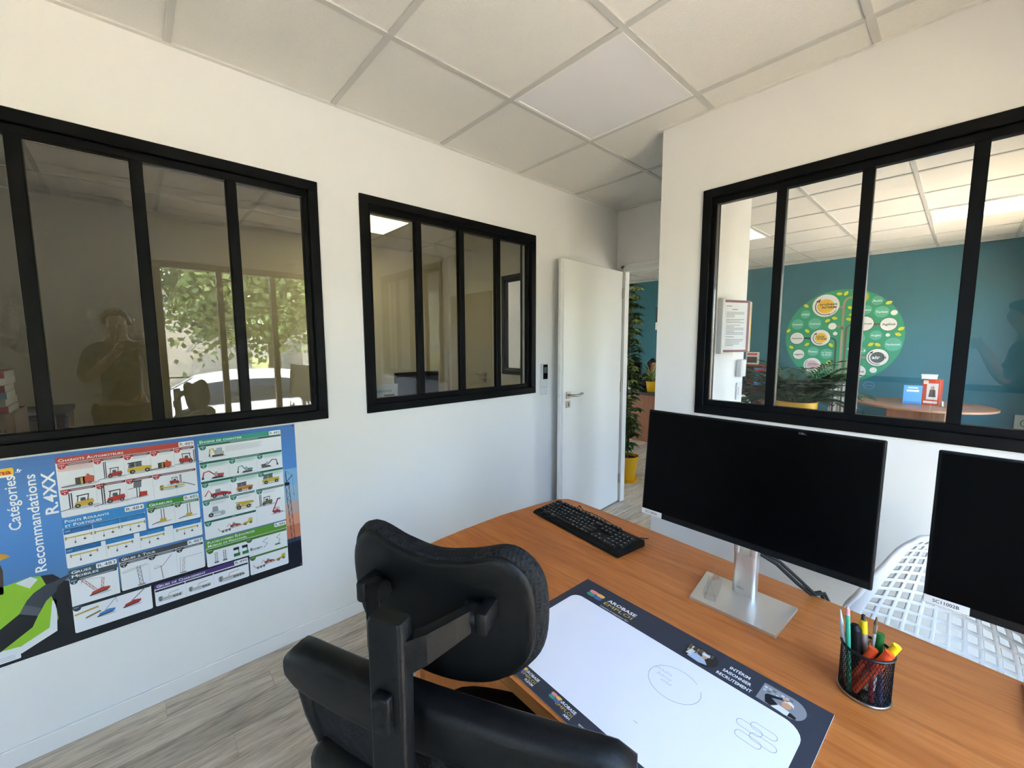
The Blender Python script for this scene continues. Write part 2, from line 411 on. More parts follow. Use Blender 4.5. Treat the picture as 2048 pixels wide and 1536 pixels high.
# suspended ceilings: slab, then tiles, then the T grid
TS = 0.6
def tile_mesh(w, d):
    mb = MB(); g = 0.011; mb.box(-w/2+g, -d/2+g, 0.006, w/2-g, d/2-g, 0.02)
    me = mb.mesh('ceiling_tile'); me.materials.append(TILE); return me
tile_cache = {}
def ceiling(label, x0, x1, y0, y1, gx, gy, lights, extra=None, sides='lrbt', bars=True):
    mb = MB(); mb.box(x0, y0, H+0.03, x1, y1, H+0.05)
    root = struct('ceiling', mb, TILE, label, 'ceiling')
    xs = sorted([x0, x1]+[gx+TS*k for k in range(-20, 21) if x0+0.03 < gx+TS*k < x1-0.03])
    ys = sorted([y0, y1]+[gy+TS*k for k in range(-20, 21) if y0+0.03 < gy+TS*k < y1-0.03])
    for i in range(len(xs)-1):
        for j in range(len(ys)-1):
            cx, cy = (xs[i]+xs[i+1])/2, (ys[j]+ys[j+1])/2
            if any(abs(cx-a) < 0.2 and abs(cy-b) < 0.2 for a, b in lights): continue
            if extra and extra(cx, cy): continue
            k = (round(xs[i+1]-xs[i], 3), round(ys[j+1]-ys[j], 3))
            if k not in tile_cache: tile_cache[k] = tile_mesh(*k)
            share('ceiling_tile', tile_cache[k], root, (cx, cy, H))
    if not bars: return root
    for x in xs[1:-1]: MB().box(x-0.012, y0, H, x+0.012, y1, H+0.012).build('grid_bar', TBAR, root)
    for y in ys[1:-1]: MB().box(x0, y-0.012, H-0.0004, x1, y+0.012, H+0.012).build('grid_bar', TBAR, root)
    for sd_, a in zip('lrbt', ((x0, y0, x0+0.02, y1), (x1-0.02, y0, x1, y1), (x0, y0, x1, y0+0.02), (x0, y1-0.02, x1, y1))):
        if sd_ in sides: MB().box(a[0], a[1], H-0.001, a[2], a[3], H+0.012).build('wall_angle', TRIMW, root)
    return root
c_main = ceiling('white suspended tile ceiling over the office with the desk', -4.6, 0.0, -2.75, 0.0, 0.0, 0.0, [(-0.3, -0.9)], sides='lbt')
def cbar(x0, y0, x1, y1, m_=TBAR, dz=0.0, nm='grid_bar'): MB().box(x0, y0, H-dz, x1, y1, H+0.012).build(nm, m_, c_main)
cbar(-0.012, -2.75, 0.012, 0.0); cbar(0.588, -0.94, 0.612, 0.0); cbar(0.012, -0.612, 1.2, -0.588, dz=0.0004); cbar(0.012, -1.212, 0.19, -1.188, dz=0.0004); cbar(0.012, -1.812, 0.19, -1.788, dz=0.0004); cbar(0.012, -2.412, 0.19, -2.388, dz=0.0004)
for a in ((0.17, -2.75, 0.19, -0.92), (0.19, -0.94, 1.2, -0.92), (1.18, -0.92, 1.2, 0.0), (0.0, -0.02, 1.18, 0.0)): cbar(*a, TRIMW, 0.001, 'wall_angle')
def ctile(poly): MB().prism(poly, H+0.006, H+0.02).build('ceiling_tile', TILE, c_main)
q = 0.011
for xa, xb in ((0.0, 0.6), (0.6, 1.2)): ctile([(xa+q, -0.6+q), (xb-q, -0.6+q), (xb-q, -q), (xa+q, -q)])
ctile([(0.6+q, -0.93), (1.19, -0.93), (1.19, -0.6-q), (0.6+q, -0.6-q)])
ctile([(q, -1.2+q), (0.185, -1.2+q), (0.185, -0.935), (0.6-q, -0.935), (0.6-q, -0.6-q), (q, -0.6-q)])
for ya, yb in ((-1.8, -1.2), (-2.4, -1.8), (-2.74, -2.4)): ctile([(q, ya+q), (0.185, ya+q), (0.185, yb-q), (q, yb-q)])
MB().box(0.0, -2.75, H+0.03, 0.19, 0.0, H+0.05).box(0.19, -0.94, H+0.03, 1.2, 0.0, H+0.05).build('ceiling_deck', TILE, c_main)
c_nb = ceiling('dim suspended tile ceiling of the neighbouring office', -4.6, 1.2, 0.10, 2.64, 0.045, 1.48, [(-0.255, 1.78)])
c_tl = ceiling('white suspended tile ceiling of the reception room with lit panels', 1.25, 5.25, -2.75, 3.2, 3.17, 0.0, [(3.47, -2.1), (2.87, -0.3)])
ceiling('white suspended tile ceiling of the reception bay behind the right window', 0.29, 1.25, -2.75, -1.04, 3.17, 0.0, [])
mb = MB(); mb.box(-4.8, -2.95, 2.63, 5.45, 3.4, 2.9)
struct('roof', mb, WALL, 'flat roof slab above the offices, out of view', 'roof')
def led(label, cx, cy, on, group=None):
    t = thing('ceiling_light', label, 'ceiling light', (cx, cy, H-0.002))
    f = MB()
    for a in ((-0.288, -0.288, 0.288, -0.274), (-0.288, 0.274, 0.288, 0.288), (-0.288, -0.274, -0.274, 0.274), (0.274, -0.274, 0.288, 0.274)):
        f.box(a[0], a[1], -0.001, a[2], a[3], 0.012)
    f.build('frame', WHITEP, t)
    MB().box(-0.274, -0.274, 0.002, 0.274, 0.274, 0.008).build('diffuser', on, t)
    return t
OFFD = mat('led_diffuser_off', (0.80, 0.785, 0.79), 0.5)
ONW = mat('led_diffuser_on_white', (0.9, 0.9, 0.85), 0.5, emit=(1.0, 0.95, 0.80), estr=0.45)
ONY = mat('led_diffuser_on_warm', (0.9, 0.88, 0.7), 0.5, emit=(1.0, 0.92, 0.44), estr=0.95)
led('square flush ceiling light panel, switched off, above the desk office', -0.3, -0.9, OFFD)
led('lit yellowish square ceiling panel in the dim neighbouring office', -0.255, 1.78, ONY)
led('lit white ceiling panel in reception, right half of the right window', 3.47, -2.1, ONW)
led('small lit ceiling panel in reception beside the white return wall', 2.87, -0.3, ONW)

# black glazed interior windows: casing, inner frame, mullions and panes
def glazed(name, label, origin, ux, n_panes=4, width=1.265, height=WZ1-WZ0, depth=0.10, casing=0.042, glassm=GLASS, both=True):
    """origin = lower left outer corner seen from the office; ux along the wall; depth goes away from the viewer"""
    t = thing(name, label, 'window', kind='structure')
    ux = Vector(ux); uz = Vector((0, 0, 1)); nz = ux.cross(uz)      # nz points to the viewer
    M = Matrix((ux, uz, nz)).transposed().to_4x4(); M.translation = Vector(origin)
    W, Hh, c, p = width, height, casing, 0.012
    back = -0.058
    def bar(nm, x0, y0, x1, y1, z0, z1, b=0.002):
        MB().rbox(x0, y0, z0, x1, y1, z1, b, 1, M).build(nm, BLACKF, t)
    bar('casing_bar', 0, Hh-c, W, Hh, back, p); bar('casing_bar', 0, 0, W, c, back, p)
    bar('casing_bar', 0, c, c, Hh-c, back, p); bar('casing_bar', W-c, c, W, Hh-c, back, p)
    for a in ((0, Hh-c, W, Hh), (0, 0, W, c), (0, c, c, Hh-c), (W-c, c, W, Hh-c)): bar('far_trim_bar', a[0], a[1], a[2], a[3], -depth-0.012, -depth)
    i = 0.030
    bar('inner_rail', c, Hh-c-i, W-c, Hh-c, -0.045, p-0.020); bar('inner_rail', c, c, W-c, c+i, -0.045, p-0.020)
    bar('inner_stile', c, c+i, c+i*0.7, Hh-c-i, -0.045, p-0.020); bar('inner_stile', W-c-i*0.7, c+i, W-c, Hh-c-i, -0.045, p-0.020)
    a0, a1 = c+i*0.7, W-c-i*0.7; mw = 0.038; pw = (a1-a0-mw*(n_panes-1))/n_panes
    for k in range(n_panes):
        x = a0+k*(pw+mw)
        MB().box(x+0.0005, c+i+0.0005, -0.030, x+pw-0.0005, Hh-c-i-0.0005, -0.024, M).build('pane', glassm, t)
        if k: bar('mullion', x-mw, c+i, x, Hh-c-i, -0.040, p-0.018)
    return t
glazed('window_1', 'black framed four-pane interior window above the poster', (W1[0], 0, WZ0), (1, 0, 0))
glazed('window_2', 'black framed four-pane interior window between the poster window and the door', (W2[0], 0, WZ0), (1, 0, 0))
glazed('window_3', 'black framed interior window to the teal reception, behind the monitors', (0.19, WB[1], WZ0), (0, -1, 0), glassm=GLASSB)
glazed('window_4', 'black framed window seen inside the dim neighbouring office', (1.2, WN[1], WZ0), (0, -1, 0), depth=0.05)
def shopwin(name, label, x0, x1, z0, z1, n):
    t = thing(name, label, 'window', kind='structure')
    y0, y1 = -2.86, -2.79; f = 0.06
    def bar(nm, a, b, c, d): MB().rbox(a, y0, b, c, y1, d, 0.003, 1).build(nm, BLACKF, t)
    bar('frame_bar', x0, z0, x1, z0+f); bar('frame_bar', x0, z1-f, x1, z1); bar('frame_bar', x0, z0+f, x0+f, z1-f); bar('frame_bar', x1-f, z0+f, x1, z1-f)
    pw = (x1-x0-2*f-(n-1)*0.05)/n
    for k in range(n):
        x = x0+f+k*(pw+0.05)
        if k: bar('mullion', x-0.05, z0+f, x, z1-f)
        MB().box(x+0.0005, -2.828, z0+f+0.0005, x+pw-0.0005, -2.822, z1-f-0.0005).build('pane', GLASSX, t)
shopwin('window_5', 'black framed shop window behind the camera, seen mirrored in the glass', *RW, 3)
shopwin('added_window', 'black framed shop window further left behind the camera, out of view', *RFILL, 2)  # extra opening added out of view to light the lower left wall
shopwin('window_6', 'black framed shop window of the reception room, out of view', *RT, 4)

# skirting
BB = mat('white_skirting', (0.80, 0.79, 0.77), 0.4)
def skirting(name, label, x0, y0, x1, y1):
    mb = MB(); mb.rbox(x0, y0, 0, x1, y1, 0.07, 0.003, 1); return struct(name, mb, BB, label, 'skirting board')
skirting('baseboard_left', 'white skirting board along the poster wall', -4.6, -0.012, 1.2, 0.0)
skirting('baseboard_right', 'white skirting board under the right window', 0.178, -2.75, 0.19, -0.94)
skirting('baseboard_return', 'white skirting board of the door recess', 0.19, -0.94, 1.2, -0.928)
skirting('baseboard_teal', 'pale skirting board of the teal wall', 5.238, -2.75, 5.25, 3.2)

# doors
def handle_set(parent, side, x, z, y0):
    """lever handle; side = -1 towards -Y"""
    rz = MB(); rz.rbox(x-0.026, min(y0, y0+side*0.008), z-0.026, x+0.026, max(y0, y0+side*0.008), z+0.026, 0.003, 2)
    rz.build('handle_rose', CHROME, parent)
    mb = MB(); mb.tube([(x, y0, z), (x, y0+side*0.045, z), (x+0.01, y0+side*0.055, z), (x+0.05, y0+side*0.056, z-0.002), (x+0.115, y0+side*0.05, z+0.006), (x+0.135, y0+side*0.047, z+0.003)],
                       [0.009, 0.009, 0.009, 0.009, 0.0085, 0.005], 10)
    mb.build('handle', CHROME, parent, 40)
    mb = MB(); mb.rbox(x-0.026, min(y0, y0+side*0.006), z-0.096, x+0.026, max(y0, y0+side*0.006), z-0.044, 0.003, 2)
    k = mb.build('lock_plate', CHROME, parent)
    mb = MB(); mb.box(x-0.004, min(y0+side*0.0055, y0+side*0.0075), z-0.084, x+0.004, max(y0+side*0.0055, y0+side*0.0075), z-0.056)
    mb.build('keyhole', RUBBER, k)
hinge = Vector((1.178, -0.075, 0)); free = Vector((0.330, -0.128, 0))
dv = (hinge-free); dw = dv.length; dang = math.atan2(dv.y, dv.x)
d1 = thing('door_1', 'open white flush door with brushed metal lever handle', 'door', (free.x, free.y, 0), dang, kind='structure')
MB().rbox(0.018, 0.0, 0.008, dw, 0.040, 2.045, 0.002, 1).build('door_leaf', WHITEP, d1)
MB().rbox(0.0, 0.014, 0.008, 0.018, 0.040, 2.045, 0.0015, 1).build('rebated_edge', WHITEP, d1)
handle_set(d1, -1, 0.075, 1.052, 0.0)
mb = MB(); mb.rbox(-0.006, 0.016, 1.035, 0.0, 0.034, 1.065, 0.001, 1); mb.build('latch', WHITEPL, d1)
for z in (0.22, 1.05, 1.86): MB().cyl((dw+0.004, -0.004, z-0.045), (dw+0.004, -0.004, z+0.045), 0.007, n=10).build('hinge', CHROME, d1, 40)
fr = thing('trim_1', 'white timber frame of the open door', 'door frame', kind='structure')
def fb(nm, *a): MB().rbox(*a, 0.003, 1).build(nm, WHITEP, fr)
fb('jamb', 1.190, -0.0935, 0, 1.255, -0.083, 2.055); fb('jamb', 1.190, -0.94, 0, 1.255, -0.915, 2.055); fb('head', 1.190, -0.94, 2.045, 1.255, -0.083, 2.075)
fb('architrave', 1.186, -0.083, 0, 1.2, -0.055, 2.10); fb('architrave', 1.186, -0.94, 2.075, 1.2, -0.055, 2.105)
NBD = mat('neighbour_door_beige', (0.62, 0.56, 0.44), 0.5)
d2 = thing('door_2', 'closed beige door seen in the dim neighbouring office', 'door', (1.225, 1.73, 0), PI/2, kind='structure')
MB().rbox(-0.008, 0.0, 0.002, 0.838, 0.036, 2.053, 0.003, 1).build('door_leaf', NBD, d2)
handle_set(d2, 1, 0.11, 1.05, 0.036)

# ================================================================ the desk
DZ = 0.74
desk = thing('office_desk', 'cherry wood office desk with rounded end carrying the two monitors', 'desk', (0, 0, 0))
outline = [(-0.680, -2.52), (-0.649, -2.24), (-0.627, -2.06), (-0.606, -1.836), (-0.588, -1.55), (-0.574, -1.351), (-0.560, -1.119), (-0.556, -0.99), (-0.565, -0.94), (-0.60, -0.910),
           (-0.72, -0.886), (-0.906, -0.866), (-1.087, -0.866), (-1.20, -0.872), (-1.32, -0.886), (-1.385, -0.905), (-1.418, -0.945), (-1.428, -1.0), (-1.430, -1.25), (-1.430, -1.676), (-1.430, -2.52)]
mb = MB(); mb.prism(outline, DZ-0.004, DZ); top = mb.build('desktop', DESKW, desk)
mb = MB(); ins = outline; mb.prism(ins, DZ-0.030, DZ-0.0042); mb.build('edge_band', DESKE, desk)
MB().rbox(-1.36, -0.985, 0.0, -0.66, -0.957, DZ-0.030, 0.002, 1).build('end_panel', DESKX, desk)
MB().rbox(-1.36, -2.47, 0.0, -0.72, -2.442, DZ-0.030, 0.002, 1).build('end_panel', DESKX, desk)
MB().rbox(-0.80, -2.442, 0.36, -0.778, -0.985, DZ-0.030, 0.002, 1).build('modesty_panel', DESKX, desk)

# ---------------------------------------------------------------- keyboard
kx, ky = (-0.792-0.655-0.699-0.848)/4, (-0.955-0.946-1.391-1.397)/4
kang = math.atan2(-0.055, 0.445)
kb = thing('keyboard', 'black full size keyboard lying at the rounded end of the desk', 'keyboard', (kx, ky, DZ), -PI/2+kang)
# local: x along the keys (left to right for the typist), y away from the typist
KW, KD = 0.445, 0.145
mb = MB(); prof = [(-KD/2, 0.004), (-KD/2+0.004, 0.0), (KD/2-0.004, 0.0), (KD/2, 0.004), (KD/2-0.002, 0.022), (KD/2-0.012, 0.025), (-KD/2+0.018, 0.014), (-KD/2+0.004, 0.010)]
n = len(prof); vs = [(-KW/2, y, z) for y, z in prof]+[(KW/2, y, z) for y, z in prof]
mb.add(vs, [tuple(range(n)), tuple(range(2*n-1, n-1, -1))]+[(i, i+n, (i+1) % n+n, (i+1) % n) for i in range(n)])
mb.build('case', BPLAS, kb)
KEYM = mat('black_key', (0.013, 0.013, 0.0135), 0.42)
KTOP = mat('key_legend', (0.42, 0.42, 0.42), 0.5)
key_cache = {}
def key_mesh(w):
    w = round(w, 4)
    if w not in key_cache:
        mb = MB(); a, b, h, t = w/2-0.0010, 0.0084, 0.0075, 0.0022
        vs = [(-a, -b, 0), (a, -b, 0), (a, b, 0), (-a, b, 0), (-a+t, -b+t, h), (a-t, -b+t, h), (a-t, b-t*0.6, h), (-a+t, b-t*0.6, h)]
        mb.add(vs, [(4, 5, 6, 7), (0, 1, 5, 4), (1, 2, 6, 5), (2, 3, 7, 6), (3, 0, 4, 7)])
        o = len(mb.v)
        mb.add([(-a+t+0.0015, -0.001, h+0.0001), (-a+t+0.0045, -0.001, h+0.0001), (-a+t+0.0045, 0.0035, h+0.0001), (-a+t+0.0015, 0.0035, h+0.0001)], [(0, 1, 2, 3)])
        me = mb.mesh('key'); me.materials.append(KEYM); me.materials.append(KTOP); me.polygons[len(me.polygons)-1].material_index = 1
        key_cache[w] = me
    return key_cache[w]
U = 0.0187
slope = math.atan2(0.011, KD-0.03)
def kz(y): return 0.0128+(y+KD/2-0.018)*math.tan(slope)
def key(xu, row, w=1.0):
    x = -KW/2+0.010+(xu+w/2)*U; y = -KD/2+0.030+row*U+(0.006 if row == 5 else 0)
    share('key', key_mesh(w*U), kb, (x, y, kz(y)), (slope, 0, 0))
for k in range(13): key(0 if k == 0 else k+0.6+(0.35*((k-1)//4)), 5)
for k in range(13): key(k, 4)
key(13, 4, 2)
key(0, 3, 1.5); [key(1.5+k, 3) for k in range(12)]
key(0, 2, 1.75); [key(1.75+k, 2) for k in range(11)]
key(12.75, 2, 2.25)
key(0, 1, 1.25); [key(1.25+k, 1) for k in range(11)]; key(12.25, 1, 2.75)
for x, w in ((0, 1.25), (1.25, 1.25), (2.5, 1.25), (3.75, 6.25), (10, 1.25), (11.25, 1.25), (12.5, 1.25), (13.75, 1.25)): key(x, 0, w)
for r in (3, 4, 5): [key(15.3+k, r) for k in range(3)]
key(16.3, 1); [key(15.3+k, 0) for k in range(3)]
for r in (1, 2, 3, 4): [key(18.6+k, r) for k in range(3)]
key(18.6, 0, 2); key(20.6, 0); [key(21.6, r) for r in (1, 2, 3, 4)]
kc = MB(); kc.tube([(-0.12, 0.075, 0.010), (-0.125, 0.085, 0.018), (-0.11, 0.082, 0.032), (-0.09, 0.076, 0.03), (-0.095, 0.072, 0.04), (-0.105, 0.078, 0.036), (-0.07, 0.07, 0.028), (-0.03, 0.079, 0.028), (0.02, 0.082, 0.024), (0.08, 0.078, 0.020), (0.13, 0.082, 0.010), (0.18, 0.10, 0.004), (0.2, 0.125, 0.003)], 0.0017, 6)
kc.tube([(-0.12, 0.075, 0.010), (-0.16, 0.06, 0.033), (-0.175, 0.02, 0.0285), (-0.18, -0.04, 0.022), (-0.175, -0.074, 0.014), (-0.15, -0.079, 0.012), (-0.12, -0.06, 0.020), (-0.10, -0.03, 0.024), (-0.07, 0.0, 0.027), (-0.05, 0.03, 0.03), (-0.04, 0.06, 0.031)], 0.0016, 6)
kc.build('cable', RUBBER, kb, 60)

# ---------------------------------------------------------------- desk pad
mang = math.radians(-2.0)
pad = thing('desk_pad', 'paper desk pad with navy border, logos and a white writing area', 'desk pad', (-1.0145, -1.3925, DZ), 0)
pu = Vector((math.sin(mang), -math.cos(mang), 0)); pv = Vector((math.cos(mang), math.sin(mang), 0))
PADW, PADD = 0.597, 0.400
def pp(a, b, z): p = pu*a+pv*b; return (p.x, p.y, z)
mb = MB(); mb.add([pp(0, 0, 0), pp(PADW, 0, 0), pp(PADW, -PADD, 0), pp(0, -PADD, 0), pp(0, 0, 0.0022), pp(PADW, 0, 0.0022), pp(PADW, -PADD, 0.0022), pp(0, -PADD, 0.0022)],
                  [(0, 1, 2, 3), (4, 5, 6, 7), (0, 1, 5, 4), (1, 2, 6, 5), (2, 3, 7, 6), (3, 0, 4, 7)])
mb.build('paper_block', mat('white_paper_edge', (0.7, 0.7, 0.7), 0.7), pad)
ik = Ink(0.00008)
NAVY = '#363842'; WHITE = '#f2f2fb'
ik.rect(0, -PADD, PADW, 0, NAVY, 1)
ik.poly([(0.022, -0.205), (0.022, -0.110)]+arc((0.047, -0.105), 0.025, PI, PI/2, 6)+[(0.03+0.05, -0.080), (0.53, -0.080)]+arc((0.535, -0.117), 0.037, PI/2, 0, 6)+[(0.573, -0.335)]+arc((0.545, -0.335), 0.028, 0, -PI/2, 5)+[(0.05, -0.363)]+arc((0.05, -0.335), 0.028, -PI/2, -PI, 5), WHITE, 2)
def flower(x, y, k):
    for dx, dy, c, r in ((-0.9, 0.55, '#ef8d92', 0), (0.9, 0.5, '#f3bd55', 0), (-0.9, -0.55, '#3f9a80', 0), (0.9, -0.6, '#4a65a8', 0), (-1.9, 0.0, '#ef8d92', 1), (1.7, -0.05, '#4a65a8', 1)):
        if r == 0: ik.poly([(x+dx*k+px*k, y+dy*k+py*k) for px, py in rrect(-1.0, -0.52, 1.0, 0.52, 0.5, 4)], c, 3)
def logo(x, y, k, sub=None):
    flower(x, y+k*0.1, k*0.72)
def lockup(x, y, s, l3, fit1):
    ik.text('AROBASE', x, y, s, '#f5f5f5', 3, fit=fit1, bold=0.02)
    ik.text('EMPLOI', x-s*0.15, y-s*1.45, s, '#d9b552', 3, fit=fit1)
    if l3: ik.text(l3, x+fit1-s*0.1, y-s*2.6, s*0.8, '#f5f5f5', 3, align='r', bold=0.02)
flower(0.066, -0.046, 0.0128); lockup(0.104, -0.045, 0.0115, None, 0.087)
ik.text('Solutions et inspiration RH', 0.102, -0.0755, 0.0055, '#e8e8ee', 3, fit=0.086)
for a in (0.018, 0.113, 0.2125): flower(a+0.012, -0.3760, 0.0072)
lockup(0.040, -0.3770, 0.0066, 'PRO', 0.042); lockup(0.133, -0.3770, 0.0066, 'FLEXIM', 0.042); lockup(0.2335, -0.3770, 0.0066, 'ARH', 0.042)
ik.text('www.arobase-emploi.fr', 0.292, -0.388, 0.0066, '#f0f0f4', 3, fit=0.092)
flower(0.415, -0.380, 0.0072); lockup(0.435, -0.3770, 0.0066, None, 0.042)
for i, (tx, w_) in enumerate((('INTÉRIM', 0.040), ('SAISONNIER', 0.056), ('RECRUTEMENT', 0.069))):
    ik.text(tx, 0.440, -0.035-i*0.0168, 0.0085, '#f4f4f6', 3, fit=w_, align='c', bold=0.02)
# two small photographs printed on the pad: a worker among shelves, a worker in a pale helmet before scaffolding
x0, y0 = 0.322, -0.068
def leafshape(x0, y0, x1, y1, r): return [(x0, y0)]+[(x1-r, y0)]+arc((x1-r, y0+r), r, -PI/2, 0, 5)+[(x1, y1-r*0.2)]+[(x1-r*0.2, y1)]+[(x0+r, y1)]+arc((x0+r, y1-r), r, PI/2, PI, 5)
ik.poly([(x0+0.006, y0)]+arc((x0+0.052, y0+0.022), 0.026, -PI/2, PI/3, 6)+[(x0+0.07, y0+0.045), (x0+0.02, y0+0.047)]+arc((x0+0.02, y0+0.030), 0.017, PI/2, PI*1.2, 5), '#2b2622', 3)
for k in range(9): ik.rect(x0+0.008+k*0.0062, y0+0.030, x0+0.0125+k*0.0062, y0+0.043-0.003*(k % 2), ['#6a5a48', '#c8bba8', '#3d3a38', '#8c7a5c'][k % 4], 4)
for k in range(5): ik.rect(x0+0.010+k*0.006, y0+0.018, x0+0.014+k*0.006, y0+0.027, ['#a58f6d', '#4c463f', '#d9d4cb'][k % 3], 4)
ik.poly([(x0+0.018, y0+0.002), (x0+0.02, y0+0.016), (x0+0.032, y0+0.022), (x0+0.05, y0+0.018), (x0+0.062, y0+0.004), (x0+0.045, y0-0.001)], '#aebfd4', 5)
ik.poly([(x0+0.012, y0+0.008), (x0+0.016, y0+0.028), (x0+0.021, y0+0.028), (x0+0.024, y0+0.008)], '#d9d6d2', 6)
ik.ell(x0+0.048, y0+0.025, 0.006, 0.0075, '#c99a7c', 6); ik.poly([(x0+0.040, y0+0.028), (x0+0.044, y0+0.037), (x0+0.056, y0+0.036), (x0+0.057, y0+0.028)], '#e4e2de', 7)
x0, y0 = 0.484, -0.070
def aw(p): return (x0+p[0], y0+p[1])
ik.poly([aw(p) for p in [(0, 0), (0, 0.052), (0.045, 0.052)]+arc((0.05, 0.022), 0.030, PI/2, -PI/4, 8)+[(0.06, -0.004), (0.05, -0.002)]], '#8f8f93', 3)
for k in range(14): ik.rect(x0+0.003+(k % 7)*0.0075, y0+0.030+(k//7)*0.009, x0+0.0085+(k % 7)*0.0075, y0+0.036+(k//7)*0.009, ['#b9b9be', '#6f7076', '#a6a2a0', '#cdd0d6'][k % 4], 4)
ik.poly([aw(p) for p in [(0.010, 0.020), (0.013, 0.026), (0.040, 0.038), (0.043, 0.033), (0.022, 0.021), (0.036, 0.012), (0.026, -0.001), (0.016, 0.002)]], '#17171a', 5)
ik.poly([aw(p) for p in [(0.026, 0.0), (0.036, 0.014), (0.058, 0.010), (0.064, -0.001), (0.05, -0.003)]], '#e6e7ee', 5)
ik.poly([aw(p) for p in [(0.055, -0.002), (0.056, 0.010), (0.068, 0.006), (0.068, -0.001)]], '#1c1c20', 6)
ik.ell(x0+0.047, y0+0.022, 0.0085, 0.0095, '#d7a17c', 7); ik.poly([aw(p) for p in [(0.040, 0.027), (0.043, 0.034), (0.050, 0.037), (0.057, 0.033), (0.059, 0.024), (0.055, 0.028), (0.047, 0.030)]], '#efe6d2', 8)
ik.ell(x0+0.042, y0+0.036, 0.005, 0.004, '#d7a17c', 8)
# pen marks: a loop with notes in it and four linked outlines
PEN = '#6a6f96'
ik.line([(0.362+0.052*math.cos(t)*1.02+0.002*math.sin(t), -0.165+0.044*math.sin(t)-0.002*math.cos(t)) for t in [0.95+i*0.155 for i in range(39)]], 0.0007, PEN, 3)
def scribble(x, y, w, h, seed):
    r = random.Random(seed); pts = [(x, y)]
    n = int(w/0.0022)
    for i in range(n): pts.append((x+w*(i+1)/n, y+h*(0.9 if i % 2 == 0 else 0.05)*r.uniform(0.4, 1.0)))
    ik.line(pts, 0.0007, '#565c95', 3)
scribble(0.312, -0.152, 0.036, 0.009, 1); scribble(0.324, -0.166, 0.030, 0.010, 2); scribble(0.338, -0.176, 0.022, 0.009, 3)
scribble(0.355, -0.302, 0.008, 0.003, 4)
def stadium(x, y, w, h, rot):
    pts = rrect(-w/2, -h/2, w/2, h/2, h/2-0.0001, 8); pts.append(pts[0]); ca, sa = math.cos(rot), math.sin(rot)
    ik.line([(x+px*ca-py*sa, y+px*sa+py*ca) for px, py in pts], 0.0009, '#8f93ab', 3)
for x, y in ((0.5015, -0.1520), (0.522, -0.1400), (0.5085, -0.1780), (0.5285, -0.1650)): stadium(x, y, 0.043, 0.0165, 0.0)
ik.build('print', PRINTM, pad, (0, 0, 0.0022), pu, pv)

